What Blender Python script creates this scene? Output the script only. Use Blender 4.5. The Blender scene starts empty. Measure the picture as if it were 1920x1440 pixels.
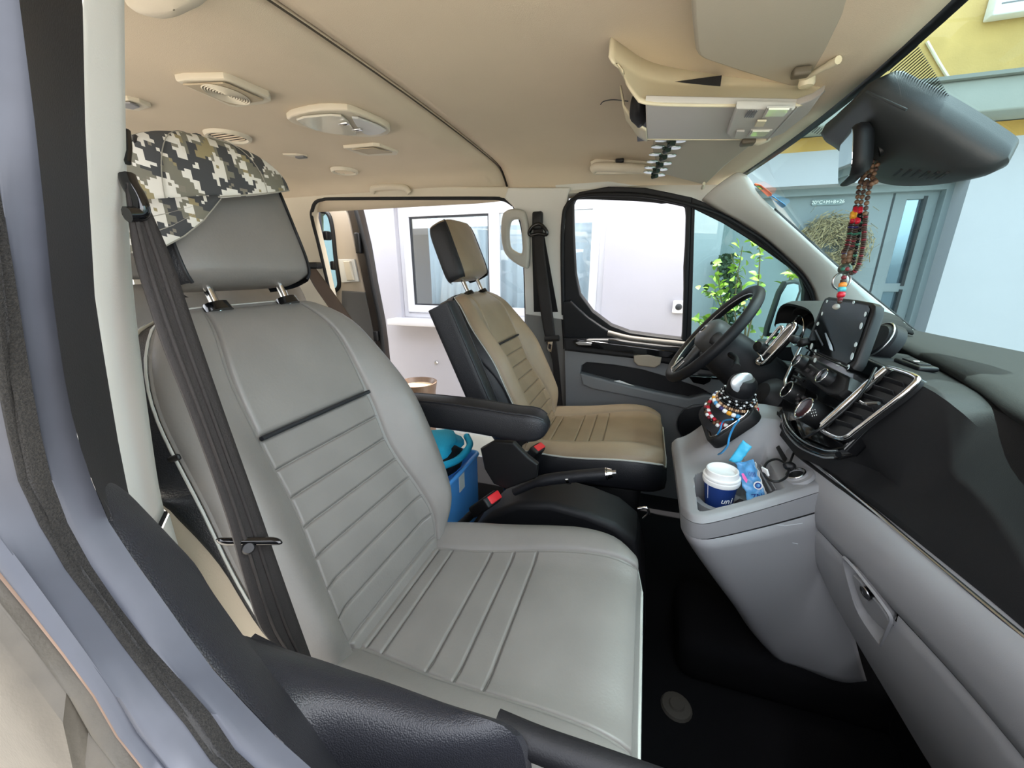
import bpy, bmesh, math, random
from mathutils import Vector as V, Matrix, Quaternion, noise
random.seed(7)
scene = bpy.context.scene
col = scene.collection

# ------------------------------------------------------------------ camera, world, sun, exposure
FPX = 735.0
YAW, PITCH = math.radians(18.4), math.radians(-16.4)
CAM = V((0.0, 0.0, 1.10))
cam_d = bpy.data.cameras.new('camera')
cam_d.sensor_width = 36.0
cam_d.lens = FPX / 1920.0 * 36.0
cam_d.clip_start = 0.01
cam = bpy.data.objects.new('camera', cam_d)
cam.location = CAM
cam.rotation_euler = (math.radians(90) + PITCH, 0, YAW)
col.objects.link(cam)
scene.camera = cam

world = bpy.data.worlds.new('sky')
scene.world = world
world.use_nodes = True
wn = world.node_tree
wn.nodes.clear()
wo = wn.nodes.new('ShaderNodeOutputWorld')
wb = wn.nodes.new('ShaderNodeBackground')
ws = wn.nodes.new('ShaderNodeTexSky')
ws.sky_type = 'NISHITA'
ws.sun_disc = False
ws.sun_elevation = math.radians(62)
ws.sun_rotation = math.radians(50)
ws.air_density = 1.0
ws.dust_density = 3.0
ws.ozone_density = 0.6
wb.inputs['Strength'].default_value = 0.42
whs = wn.nodes.new('ShaderNodeHueSaturation'); whs.inputs['Saturation'].default_value = .22
wn.links.new(ws.outputs[0], whs.inputs['Color'])
wn.links.new(whs.outputs[0], wb.inputs[0])
wn.links.new(wb.outputs[0], wo.inputs[0])

sun_d = bpy.data.lights.new('sun', 'SUN')
sun_d.energy = 5.5
sun_d.angle = math.radians(0.55)
sun_d.color = (1.0, 0.95, 0.87)
sun = bpy.data.objects.new('sun', sun_d)
SUN_DIR = V((-0.18, 0.10, 0.97)).normalized()       # towards the sun
sun.rotation_euler = SUN_DIR.to_track_quat('Z', 'Y').to_euler()
sun.location = (2, 2, 8)
col.objects.link(sun)

vs = scene.view_settings
vs.view_transform = 'Standard'
vs.look = 'None'
vs.exposure = 1.9
vs.gamma = 1.0
vs.use_curve_mapping = False

# ------------------------------------------------------------------ pixel -> point on a known plane of the place
_sy, _cy, _sp, _cp = math.sin(YAW), math.cos(YAW), math.sin(PITCH), math.cos(PITCH)
_F = V((-_sy*_cp, _cy*_cp, _sp)); _R = V((_cy, _sy, 0)); _U = V((_sy*_sp, -_cy*_sp, _cp))
def ray(x, y):
    return _F + _R*((x-960)/FPX) + _U*((720-y)/FPX)
def P(x, y, **k):
    d = ray(x, y)
    (ax, v), = k.items()
    i = 'XYZ'.index(ax)
    return CAM + d*((v-CAM[i])/d[i])
def PL(x, y, pt, n):
    d = ray(x, y)
    n = V(n)
    return CAM + d*((V(pt)-CAM).dot(n)/d.dot(n))

# ------------------------------------------------------------------ materials
def lin(c):
    o = []
    for v in c:
        v = v/255.0
        o.append(v/12.92 if v <= .04045 else ((v+.055)/1.055)**2.4)
    return (o[0], o[1], o[2], 1.0)
MATS = {}
def M(name, c, rough=.5, metal=0., bump=0., bscale=300., var=0., vscale=6., spec=.5, coat=0., c2=None, detail=4., trans=0., ior=1.45, alpha=1.):
    if name in MATS: return MATS[name]
    m = bpy.data.materials.new(name)
    m.use_nodes = True
    nt = m.node_tree
    b = nt.nodes['Principled BSDF']
    b.inputs['Base Color'].default_value = lin(c)
    b.inputs['Roughness'].default_value = rough
    b.inputs['Metallic'].default_value = metal
    b.inputs['Specular IOR Level'].default_value = spec
    b.inputs['Coat Weight'].default_value = coat
    b.inputs['Transmission Weight'].default_value = trans
    b.inputs['IOR'].default_value = ior
    tc = None
    if bump or var or c2:
        tc = nt.nodes.new('ShaderNodeTexCoord')
    if var or c2:
        n = nt.nodes.new('ShaderNodeTexNoise')
        n.inputs['Scale'].default_value = vscale
        n.inputs['Detail'].default_value = detail
        nt.links.new(tc.outputs['Object'], n.inputs['Vector'])
        r = nt.nodes.new('ShaderNodeValToRGB')
        if c2 is None:
            c2 = tuple(min(255, v*(1-var)) for v in c)
        r.color_ramp.elements[0].position = .35
        r.color_ramp.elements[1].position = .65
        r.color_ramp.elements[0].color = lin(c)
        r.color_ramp.elements[1].color = lin(c2)
        nt.links.new(n.outputs['Fac'], r.inputs[0])
        nt.links.new(r.outputs[0], b.inputs['Base Color'])
    if bump:
        n2 = nt.nodes.new('ShaderNodeTexNoise')
        n2.inputs['Scale'].default_value = bscale
        n2.inputs['Detail'].default_value = 3
        nt.links.new(tc.outputs['Object'], n2.inputs['Vector'])
        bp = nt.nodes.new('ShaderNodeBump')
        bp.inputs['Strength'].default_value = bump
        bp.inputs['Distance'].default_value = .002
        nt.links.new(n2.outputs['Fac'], bp.inputs['Height'])
        nt.links.new(bp.outputs[0], b.inputs['Normal'])
    MATS[name] = m
    return m
def pebble(name, c, rough, scale=420., strength=.5):
    m = M(name, c, rough)
    nt = m.node_tree; b = nt.nodes['Principled BSDF']
    tc = nt.nodes.new('ShaderNodeTexCoord')
    v = nt.nodes.new('ShaderNodeTexVoronoi'); v.inputs['Scale'].default_value = scale
    bp = nt.nodes.new('ShaderNodeBump'); bp.inputs['Strength'].default_value = strength; bp.inputs['Distance'].default_value = .0012
    bp.invert = True
    nt.links.new(tc.outputs['Object'], v.inputs['Vector'])
    nt.links.new(v.outputs['Distance'], bp.inputs['Height'])
    nt.links.new(bp.outputs[0], b.inputs['Normal'])
    return m
def glass_mat(name, tint, refl=.08, rough=0.0):
    m = bpy.data.materials.new(name); m.use_nodes = True
    nt = m.node_tree; nt.nodes.clear()
    o = nt.nodes.new('ShaderNodeOutputMaterial')
    t = nt.nodes.new('ShaderNodeBsdfTransparent'); t.inputs[0].default_value = lin(tint)
    g = nt.nodes.new('ShaderNodeBsdfGlossy'); g.inputs['Roughness'].default_value = rough; g.inputs[0].default_value = (1, 1, 1, 1)
    mx = nt.nodes.new('ShaderNodeMixShader')
    lw = nt.nodes.new('ShaderNodeLayerWeight'); lw.inputs[0].default_value = .5
    pw = nt.nodes.new('ShaderNodeMath'); pw.operation = 'POWER'; pw.inputs[1].default_value = 4.0
    mu = nt.nodes.new('ShaderNodeMath'); mu.operation = 'MULTIPLY_ADD'; mu.inputs[1].default_value = .35; mu.inputs[2].default_value = refl
    mu.use_clamp = True
    nt.links.new(lw.outputs['Facing'], pw.inputs[0]); nt.links.new(pw.outputs[0], mu.inputs[0])
    nt.links.new(mu.outputs[0], mx.inputs[0])
    nt.links.new(t.outputs[0], mx.inputs[1]); nt.links.new(g.outputs[0], mx.inputs[2])
    nt.links.new(mx.outputs[0], o.inputs[0])
    MATS[name] = m
    return m
def emit_mat(name, c, s):
    m = bpy.data.materials.new(name); m.use_nodes = True
    b = m.node_tree.nodes['Principled BSDF']
    b.inputs['Base Color'].default_value = lin(c)
    b.inputs['Emission Color'].default_value = lin(c); b.inputs['Emission Strength'].default_value = s
    MATS[name] = m
    return m

HEAD = M('headliner_fabric', (212, 197, 174), .9, bump=.25, bscale=700, spec=.2, var=.04, vscale=2)
HEAD2 = M('headliner_plastic', (206, 197, 178), .55, bump=.08, bscale=900)
TRIM = M('pillar_trim_plastic', (214, 213, 207), .6, bump=.12, bscale=600, spec=.35)
TRIMD = M('lower_trim_plastic', (118, 116, 112), .6, bump=.12, bscale=600)
LEATH = M('seat_leather', (125, 121, 117), .42, bump=.12, bscale=260, spec=.5, var=.05, vscale=9)
LEATHD = M('driver_seat_leather', (150, 131, 108), .46, bump=.12, bscale=260, spec=.45, var=.07, vscale=9)
BLEATH = pebble('black_seat_leather', (24, 25, 29), .45, 500, .35)
BPLAST = M('black_plastic', (15, 15, 17), .5, bump=.1, bscale=800)
BSOFT = M('black_soft_trim', (20, 20, 23), .55, bump=.15, bscale=700, spec=.4)
BGLOSS = M('piano_black', (8, 8, 10), .12, coat=.4)
BFABRIC = M('belt_webbing', (38, 34, 33), .75, bump=.3, bscale=500, var=.1, vscale=30)
BLEND = M('black_door_pebble_base', (33, 35, 40), .42)
DPEB = pebble('black_door_pebble', (30, 31, 36), .42, 850, .3)
CARPET = M('black_carpet', (17, 17, 19), .95, bump=.6, bscale=900, spec=.1)
DGREY = M('dash_grey_plastic', (146, 146, 148), .55, bump=.12, bscale=900, var=.03, vscale=4)
DGREY2 = M('door_grey_plastic', (112, 113, 115), .55, bump=.12, bscale=900)
DTOP = M('dash_top_soft', (29, 28, 27), .75, bump=.2, bscale=700, spec=.3)
DFACE = M('dash_face_soft', (25, 25, 26), .65, bump=.2, bscale=700, spec=.3)
CHROME = M('chrome', (225, 225, 225), .12, metal=1.)
SATIN = M('satin_chrome', (190, 190, 190), .3, metal=1.)
PAINT = M('van_body_paint', (60, 63, 71), .5, metal=.0, coat=.0, spec=.3, var=.06, vscale=30)
SKIN = M('dusty_van_paint', (58, 54, 47), .6, metal=.0, bump=.1, bscale=500, var=.10, vscale=60)
BROWN = M('dusty_seam_paint', (122, 100, 84), .6, var=.12, vscale=40)
RUBBER = M('door_seal_rubber', (20, 20, 21), .7, bump=.5, bscale=900)
FLOCK = M('dusty_flock_seal', (30, 29, 27), .95, bump=1., bscale=1200, c2=(12, 12, 12), vscale=900, detail=2)
WHITEP = M('white_plastic', (236, 236, 234), .4)
WALLW = M('white_house_plaster', (172, 170, 176), .85, bump=.15, bscale=60, var=.03, vscale=1.5)
YELLOW = M('yellow_plaster', (206, 172, 106), .9, bump=.6, bscale=120, var=.08, vscale=5)
ORANGE = M('orange_plaster_band', (190, 146, 70), .9, bump=.3, bscale=120, var=.08, vscale=5)
STONE = M('grey_ledge', (150, 152, 146), .85, bump=.3, bscale=100, var=.05, vscale=4)
UPVC = M('white_window_frame', (204, 204, 208), .35)
DOORG = M('grey_door_paint', (126, 134, 138), .5)
GLASS = glass_mat('green_tinted_glass', (172, 201, 204), .035)
GLASSQ = glass_mat('quarter_tinted_glass', (208, 232, 232), .03)
GLASSC = glass_mat('clear_pane_glass', (232, 238, 240), .10)
RED = M('red_plastic', (214, 42, 48), .45)

# ------------------------------------------------------------------ building helpers
def props(o, label=None, cat=None, group=None, kind=None):
    if label: o['label'] = label
    if cat: o['category'] = cat
    if group: o['group'] = group
    if kind: o['kind'] = kind
    return o
def T(name, label, cat, loc, group=None, kind=None):
    e = bpy.data.objects.new(name, None)
    e.empty_display_size = .05
    e.location = loc
    col.objects.link(e)
    return props(e, label, cat, group, kind)
def _wloc(o):
    p = V(o.location)
    return p
WORLD = {}
def attach(o, parent, wpos):
    """place o at world position wpos, as a child of parent (no parent rotation is used anywhere)"""
    WORLD[o.name] = V(wpos)
    if parent is None:
        o.location = wpos
    else:
        o.parent = parent
        o.location = V(wpos) - WORLD.get(parent.name, V(parent.location))
def link_mesh(name, me, mat, parent, center=None, smooth=True, angle=35):
    if center is None:
        c = V((0, 0, 0))
        if len(me.vertices):
            lo = V((1e9,)*3); hi = V((-1e9,)*3)
            for v in me.vertices:
                for i in range(3):
                    lo[i] = min(lo[i], v.co[i]); hi[i] = max(hi[i], v.co[i])
            c = (lo+hi)/2
        me.transform(Matrix.Translation(-c))
    else:
        c = V(center)
    if smooth:
        me.polygons.foreach_set('use_smooth', [True]*len(me.polygons))
        me.set_sharp_from_angle(angle=math.radians(angle))
    o = bpy.data.objects.new(name, me)
    if mat is not None and not me.materials: me.materials.append(mat)
    col.objects.link(o)
    attach(o, parent, c)
    return o
def mk(name, verts, faces, mat, parent=None, smooth=True, angle=35, fixn=True):
    me = bpy.data.meshes.new(name)
    me.from_pydata([tuple(v) for v in verts], [], faces)
    me.validate()
    if fixn:
        bm = bmesh.new(); bm.from_mesh(me)
        bmesh.ops.recalc_face_normals(bm, faces=bm.faces)
        bm.to_mesh(me); bm.free()
    me.update()
    return link_mesh(name, me, mat, parent, None, smooth, angle)
def grid(name, rows, mat, parent=None, cu=False, cv=False, caps=False, thick=0., off=-1, smooth=True, angle=40, sub=0):
    """rows: list of equally long lists of points"""
    n, m = len(rows), len(rows[0])
    verts = [p for r in rows for p in r]
    faces = []
    for i in range(n if cv else n-1):
        for j in range(m if cu else m-1):
            a = i*m+j; b = i*m+(j+1) % m; c = ((i+1) % n)*m+(j+1) % m; d = ((i+1) % n)*m+j
            faces.append((a, b, c, d))
    if caps and cu:
        faces.append(tuple(range(m))[::-1]); faces.append(tuple((n-1)*m+j for j in range(m)))
    o = mk(name, verts, faces, mat, parent, smooth, angle)
    if thick:
        md = o.modifiers.new('thickness', 'SOLIDIFY'); md.thickness = thick; md.offset = off
    if sub:
        md = o.modifiers.new('sub', 'SUBSURF'); md.levels = sub; md.render_levels = sub
    return o
def cat(pts, k=6, closed=False):
    pts = [V(p) for p in pts]
    n = len(pts); out = []
    rng = range(n if closed else n-1)
    for i in rng:
        p1, p2 = pts[i], pts[(i+1) % n]
        p0 = pts[(i-1) % n] if (closed or i > 0) else p1*2-p2
        p3 = pts[(i+2) % n] if (closed or i+2 < n) else p2*2-p1
        for j in range(k):
            t = j/k
            out.append(.5*((2*p1)+(p2-p0)*t+(2*p0-5*p1+4*p2-p3)*t*t+(3*p1-p0-3*p2+p3)*t**3))
    if not closed: out.append(pts[-1])
    return out
def resample(pts, n):
    pts = [V(p) for p in pts]
    L = [0.]
    for a, b in zip(pts, pts[1:]): L.append(L[-1]+(b-a).length)
    out = []; j = 0
    for i in range(n):
        t = L[-1]*i/(n-1)
        while j < len(L)-2 and L[j+1] < t: j += 1
        s = (t-L[j])/max(1e-9, L[j+1]-L[j])
        out.append(pts[j].lerp(pts[j+1], min(1, max(0, s))))
    return out
def tube(name, pts, r, mat, parent=None, n=8, closed=False, flat=1., up=None):
    pts = [V(p) for p in pts]
    N = len(pts)
    rs = r if isinstance(r, (list, tuple)) else [r]*N
    tg = []
    for i in range(N):
        a = pts[i-1] if (i > 0 or closed) else pts[i]
        b = pts[(i+1) % N] if (i < N-1 or closed) else pts[i]
        d = (b-a); tg.append(d.normalized() if d.length > 1e-9 else V((0, 0, 1)))
    u = V(up) if up else (V((0, 0, 1)) if abs(tg[0].z) < .9 else V((1, 0, 0)))
    rows = []
    for i in range(N):
        u = (u - tg[i]*u.dot(tg[i]))
        u = u.normalized() if u.length > 1e-6 else tg[i].orthogonal().normalized()
        w = tg[i].cross(u)
        rows.append([pts[i]+(u*math.cos(2*math.pi*k/n)*flat+w*math.sin(2*math.pi*k/n))*rs[i] for k in range(n)])
    return grid(name, rows, mat, parent, cu=True, cv=closed, caps=not closed, angle=60)
def basis(axis):
    a = V(axis).normalized()
    u = a.orthogonal().normalized()
    return u, a.cross(u), a
def lathe(name, prof, origin, axis, mat, parent=None, n=24, caps=False, angle=35):
    u, w, a = basis(axis); o = V(origin)
    rows = [[o+a*h+(u*math.cos(2*math.pi*k/n)+w*math.sin(2*math.pi*k/n))*max(r, 1e-5) for k in range(n)] for r, h in prof]
    return grid(name, rows, mat, parent, cu=True, caps=caps, angle=angle)
def box(name, c, s, mat, parent=None, r=0., rot=None, seg=3):
    bm = bmesh.new()
    bmesh.ops.create_cube(bm, size=1.)
    for v in bm.verts: v.co = V((v.co.x*s[0], v.co.y*s[1], v.co.z*s[2]))
    if r: bmesh.ops.bevel(bm, geom=bm.edges[:], offset=min(r, min(s)*.49), segments=seg, affect='EDGES', profile=.5)
    if rot is not None:
        Rm = rot.to_matrix().to_4x4() if hasattr(rot, 'to_matrix') else rot.to_4x4()
        bm.transform(Rm)
    me = bpy.data.meshes.new(name); bm.to_mesh(me); bm.free()
    return link_mesh(name, me, mat, parent, c, True, 35)
def frame(u, v):
    """rotation matrix whose columns are u, v (made square) and u x v"""
    u = V(u).normalized(); n = u.cross(V(v)).normalized(); v = n.cross(u)
    return Matrix((u, v, n)).transposed()
def plate(name, outer, holes, th, mat, parent=None, bev=0., n=None, front=True, seg=2):
    """a slab with outline outer (3-D points, nearly flat) and holes, thickness th along n behind the outline"""
    outer = [V(p) for p in outer]
    o = sum(outer, V())/len(outer)
    if n is None:
        n = V()
        for a, b in zip(outer, outer[1:]+outer[:1]): n += (a-o).cross(b-o)
    n = V(n).normalized()
    u = (V((1, 0, 0))-n*n.x)
    if u.length < .3: u = V((0, 1, 0))-n*n.y
    u.normalize(); w = n.cross(u)
    cu = bpy.data.curves.new(name, 'CURVE'); cu.dimensions = '2D'; cu.fill_mode = 'BOTH'
    cu.extrude = max(th/2-bev, 1e-4); cu.bevel_depth = bev; cu.offset = -bev; cu.bevel_resolution = seg
    for loop in [outer]+[list(h) for h in holes]:
        sp = cu.splines.new('POLY'); sp.points.add(len(loop)-1); sp.use_cyclic_u = True
        for i, p in enumerate(loop):
            q = V(p)-o
            sp.points[i].co = (q.dot(u), q.dot(w), 0, 1)
    ob = bpy.data.objects.new('tmp', cu); col.objects.link(ob)
    me = bpy.data.meshes.new_from_object(ob)
    bpy.data.objects.remove(ob); bpy.data.curves.remove(cu)
    me.name = name
    me.materials.clear()
    mt = Matrix((u, w, n)).transposed().to_4x4()
    mt.translation = o - n*(th/2)
    me.transform(mt)
    return link_mesh(name, me, mat, parent, None, True, 30)
def text(name, s, origin, u, v, size, mat, parent=None, depth=.0006, align='CENTER', shear=0.):
    cu = bpy.data.curves.new(name, 'FONT'); cu.body = s; cu.size = size; cu.extrude = depth; cu.align_x = align; cu.align_y = 'CENTER'; cu.shear = shear
    ob = bpy.data.objects.new('tmp', cu); col.objects.link(ob)
    me = bpy.data.meshes.new_from_object(ob)
    bpy.data.objects.remove(ob); bpy.data.curves.remove(cu)
    me.name = name; me.materials.clear()
    mt = frame(u, v).to_4x4(); mt.translation = V(origin)
    me.transform(mt)
    return link_mesh(name, me, mat, parent, None, False)
def cint(xs, ys, x):
    if x <= xs[0]: return ys[0]
    if x >= xs[-1]: return ys[-1]
    for i in range(len(xs)-1):
        if xs[i] <= x <= xs[i+1]: break
    def sl(k):
        if k == 0: return (ys[1]-ys[0])/(xs[1]-xs[0])
        if k == len(xs)-1: return (ys[-1]-ys[-2])/(xs[-1]-xs[-2])
        return (ys[k+1]-ys[k-1])/(xs[k+1]-xs[k-1])
    h = xs[i+1]-xs[i]; t = (x-xs[i])/h
    return (2*t**3-3*t*t+1)*ys[i]+(t**3-2*t*t+t)*h*sl(i)+(-2*t**3+3*t*t)*ys[i+1]+(t**3-t*t)*h*sl(i+1)
def sstep(a, b, x):
    t = min(1, max(0, (x-a)/(b-a))); return t*t*(3-2*t)
def rr(c, u, v, w, h, r, k=5):
    """rounded rectangle outline around c in the plane u, v"""
    c, u, v = V(c), V(u).normalized(), V(v).normalized(); out = []
    for sx, sy, a0 in ((1, 1, 0), (-1, 1, 90), (-1, -1, 180), (1, -1, 270)):
        for i in range(k+1):
            a = math.radians(a0+90*i/k)
            out.append(c+u*(sx*(w/2-r)+r*math.cos(a))+v*(sy*(h/2-r)+r*math.sin(a)))
    return out
def dup(o, parent, wpos, name=None):
    c = o.copy()
    col.objects.link(c)
    c.parent = None
    attach(c, parent, wpos)
    return c
# ================================================================== SETTING: van shell
def STRUCT(name, label, cat_, loc):
    return T(name, label, cat_, loc, kind='structure')
YC = 1.01
def zroof(Y):
    return cint([.17, .20, .25, .34, .5, 1.01, 1.5, 1.68, 1.74, 1.785, 1.80], [1.385, 1.42, 1.462, 1.495, 1.507, 1.517, 1.507, 1.493, 1.462, 1.42, 1.385], Y)
def xhead(Y):
    q = (Y-YC)/.72; return .352-.09*q*q
def zhead(Y):
    q = (Y-YC)/.72; return 1.437-.03*q*q
ys = [.17, .185, .20, .225, .25, .29, .34, .42, .5]+[.6+.1*i for i in range(9)]+[1.5, 1.59, 1.64, 1.68, 1.71, 1.74, 1.765, 1.785, 1.80]
ceil = STRUCT('ceiling', 'beige fabric headliner of the van with a cross seam', 'ceiling', (-.6, YC, 1.5))
rows = []
for i in range(25):
    t = i/24; r = []
    for Y in ys:
        X = -.608+(xhead(Y)+.608)*t
        k = sstep(.35, 1., t)
        z0 = zroof(Y); e = min(zhead(Y), z0)
        r.append(V((X, Y, z0+(e-z0)*k**1.5 - (.006 if i == 0 else 0)*-1)))
    rows.append(r)
grid('front_headliner', rows, HEAD, ceil, thick=.012, off=1)
rows = []
for i in range(20):
    X = -.618-(2.5*i/19)
    rows.append([V((X, Y, zroof(Y)+(.006 if i == 0 else 0))) for Y in ys])
grid('rear_headliner', rows, HEAD, ceil, thick=.012, off=1)
rows = []
for X in (-3.15, -2., -.6, .1, .36):
    rows.append([V((xhead(Y)-.004 if X > .3 else min(X, xhead(Y)-.05), Y, (min(zhead(Y), zroof(Y))+.016) if X > .3 else zroof(Y)+.045)) for Y in ys])
grid('roof_panel', rows, PAINT, ceil, thick=.004, off=1)
tube('headliner_seam', [V((-.613, Y, zroof(Y)+.001)) for Y in ys], .002, M('dark_seam_cord', (70, 62, 52), .9), ceil, n=6)  # dark cord along the cross seam

fl = box('floor', (-.95, YC, .01), (4.4, 1.86, .04), CARPET)
props(fl, 'black carpeted floor of the van cab', 'floor', kind='structure')
# carpet disc (floor mat anchor)
fm = lathe('mat_clip', [(.0001, .012), (.016, .012), (.019, .008), (.034, .006), (.038, .0)], P(1268, 1325, Z=.03), (0, 0, 1), M('mat_clip_grey', (64, 60, 55), .7), fl, n=20)

fw = box('wall_front', (1.05, YC, .42), (.04, 1.7, .80), BPLAST)
props(fw, 'black firewall behind the dashboard', 'wall', kind='structure')
rw = STRUCT('wall_rear', 'rear end panel of the van interior', 'wall', (-3.05, YC, 0))
plate('end_panel', [V((-3.05, .15, .0)), V((-3.05, 1.87, .0)), V((-3.05, 1.8, 1.5)), V((-3.05, .22, 1.5))],
      [rr((-3.05, YC, 1.12), (0, 1, 0), (0, 0, 1), 1.3, .5, .08)], .03, TRIM, rw)
# near rear side wall with window
def side_wall(name, label, y0, s):
    w = STRUCT(name, label, 'wall', (-1.8, y0, 0))
    return w
wr = side_wall('wall_right', 'rear side trim of the van on the passenger side with windows', .16, 1)
plate('side_panel', [V((-3.05, .13, .0)), V((-.72, .13, .0)), V((-.72, .13, .9)), V((-.72, .22, 1.45)), V((-3.05, .22, 1.45)), V((-3.05, .13, .9))],
      [rr((-1.25, .16, 1.13), (1, 0, 0), (0, .12, 1), .9, .48, .08), rr((-2.4, .16, 1.13), (1, 0, 0), (0, .12, 1), .9, .48, .08)], .03, TRIM, wr, n=(0, -1, .15))

# ---- far side plane (driver's side), leaning in towards the roof
FP, FN = V((0, 1.86, .85)), V((0, 1, .175))
def PF(x, y, off=0.):
    return PL(x, y, FP+V((0, off, 0)), FN)
def PFs(pts, off=0., k=0, closed=True):
    q = [PF(*p, off) for p in pts]
    return cat(q, k, closed) if k else q
wl = STRUCT('wall_left', 'inner trim of the van on the driver side with the open sliding door gap', 'wall', (-1., 1.86, 0))
# B pillar, upper light part and lower dark part
bp = [(952, 352), (1068, 352), (1062, 380), (1056, 470), (1054, 560), (1056, 600), (985, 590), (984, 560), (982, 500), (980, 440), (974, 412), (962, 388), (945, 372)]
plate('pillar_upper_trim', PFs(bp, -.012), [], .05, TRIM, wl, bev=.008, n=(0, -1, -.175))
bl = [(984, 581), (1062, 595), (1064, 700), (1066, 800), (1070, 900), (1030, 960), (1000, 960), (990, 800), (986, 700)]
plate('pillar_lower_trim', PFs(bl, -.006), [], .045, TRIMD, wl, bev=.006, n=(0, -1, -.175))
# header over the sliding-door gap and rear trim piece
hd = [(420, 350), (952, 350), (962, 384), (952, 377), (940, 373), (900, 371), (640, 372), (606, 374), (592, 379), (586, 392), (585, 410), (600, 470), (630, 600), (668, 760), (440, 800), (400, 500)]
rt = plate('sliding_gap_surround', PFs(hd, -.004), [], .05, HEAD2, wl, bev=.006, n=(0, -1, -.175))
ed = [(962, 384), (952, 377), (940, 373), (900, 371), (640, 372), (606, 374), (592, 379), (586, 392), (585, 410), (600, 470), (630, 600), (668, 760)]
tube('gap_edge_seal', cat(PFs(ed, 0.002), 4), .009, RUBBER, wl, n=8)
tube('gap_edge_front_seal', cat(PFs([(962, 384), (974, 410), (981, 445), (984, 520), (986, 600), (990, 800)], .01), 4), .006, RUBBER, wl, n=8)
box('outer_sill', (-1.2, 1.9, -.1), (1.2, .12, .25), PAINT, wl)
box('outer_rear_quarter', (-2.45, 1.93, .5), (1.3, .04, 1.9), PAINT, wl)

# ---- windshield
ws_ = STRUCT('window_1', 'green tinted windshield of the van', 'windshield', (.6, YC, 1.2))
def wsp(s, Y, off=0.):
    q = (Y-YC)/.72
    p = V((.368+(.96-.368)*s-.09*q*q, Y, 1.437+(.90-1.437)*s-.03*q*q))
    return p + V((.67, 0, .74))*off
ysw = [.27+i*(1.48/24) for i in range(25)]
grid('glass', [[wsp(i/10, Y) for Y in ysw] for i in range(11)], GLASS, ws_)
FRIT = M('windshield_black_border', (10, 10, 12), .35)
grid('top_border', [[wsp(-.05+i*.018, Y, -.003) for Y in ysw] for i in range(4)], FRIT, ws_, thick=.002)
grid('far_border', [[wsp(i/12, 1.75-j*.012-.10*max(0, .12-i/12), -.003) for j in range(3)] for i in range(13)], FRIT, ws_, thick=.002)
grid('near_border', [[wsp(i/12, .27+j*.02, -.003) for j in range(3)] for i in range(13)], FRIT, ws_, thick=.002)

# strip between the headliner edge and the driver door frame
cb_ = resample(cat([PF(*p, -.004) for p in [(1040, 372), (1060, 364), (1086, 361), (1140, 351), (1210, 353), (1297, 371), (1345, 392), (1365, 404)]], 4), 30)
grid('cant_rail', [[V((p.x, 1.77, 1.435)), V((p.x, 1.785, 1.415)), p.lerp(V((p.x, 1.785, 1.415)), .4)+V((0, -.004, 0)), p, p+V((0, .03, -.006))] for p in cb_], TRIM, wl)
# ---- A pillar trim far side
Bp = cat([PF(*p, -.01) for p in [(1318, 372), (1330, 380), (1350, 392), (1400, 419), (1440, 446), (1499, 498), (1525, 534), (1536, 570), (1541, 640), (1545, 720)]], 6)
Ap = cat([P(1384, 322, Y=1.66), P(1396, 326, Y=1.66), P(1408, 335, Y=1.66), P(1424, 366, Y=1.67), P(1500, 436, Y=1.695), P(1600, 526, Y=1.72), P(1693, 602, Y=1.735), P(1740, 640, Y=1.74)], 8)
Ap = resample(Ap, 30); Bp = resample(Bp, 30)
rows = []
for a, b in zip(Ap, Bp):
    r = []
    for j in range(9):
        t = j/8
        p = a.lerp(b, t) + V((-.3, -.9, .1))*(.022*math.sin(math.pi*t)**.8)
        r.append(p)
    rows.append(r)
pa = grid('trim_1', rows, TRIM, None, thick=.01)
props(pa, 'light grey windshield pillar trim on the driver side', 'pillar trim', kind='structure')
tube('pillar_edge_gasket', [p+V((0, -.002, 0)) for p in Ap[6:]], .005, FRIT, pa, n=6)

# ================================================================== driver door
d1 = STRUCT('door_1', 'closed driver door with lowered window, black frame and grey panel', 'car door', (.1, 1.86, .1))
fo = [(1052, 600), (1049, 480), (1051, 410), (1059, 381), (1086, 364), (1140, 359), (1210, 362), (1290, 377), (1350, 396), (1400, 423), (1438, 449), (1497, 501), (1521, 532), (1532, 565), (1536, 640), (1530, 690), (1300, 672), (1150, 662), (1056, 655)]
h1 = [(1074, 385), (1075, 440), (1079, 515), (1087, 553), (1111, 585), (1146, 611), (1181, 624), (1230, 631), (1279, 637), (1284, 500), (1287, 389), (1240, 379), (1204, 375), (1140, 372), (1090, 371), (1079, 374)]
h2 = [(1303, 393), (1356, 419), (1400, 446), (1437, 471), (1480, 502), (1503, 524), (1509, 545), (1505, 600), (1498, 650), (1400, 652), (1296, 640), (1300, 500)]
foA = [p for p in fo if p[0] <= 1290]+[]
foA = [(1052, 600), (1049, 480), (1051, 410), (1059, 381), (1086, 360), (1140, 350), (1210, 352), (1297, 370), (1292, 500), (1287, 650), (1284, 668), (1150, 662), (1056, 655)]
foB = [(1297, 370), (1350, 391), (1400, 423), (1438, 449), (1497, 501), (1521, 532), (1532, 565), (1536, 640), (1530, 690), (1284, 668), (1287, 650), (1292, 500)]
plate('window_frame', PFs(foA, -.008), [PFs(h1, -.008)], .045, BSOFT, d1, bev=.004, n=(0, -1, -.175))
plate('quarter_frame', PFs(foB, -.008), [PFs(h2, -.008)], .045, BSOFT, d1, bev=.004, n=(0, -1, -.175))
tube('window_channel', cat(PFs(h1, .006), 3, True), .006, RUBBER, d1, n=6, closed=True)
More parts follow.
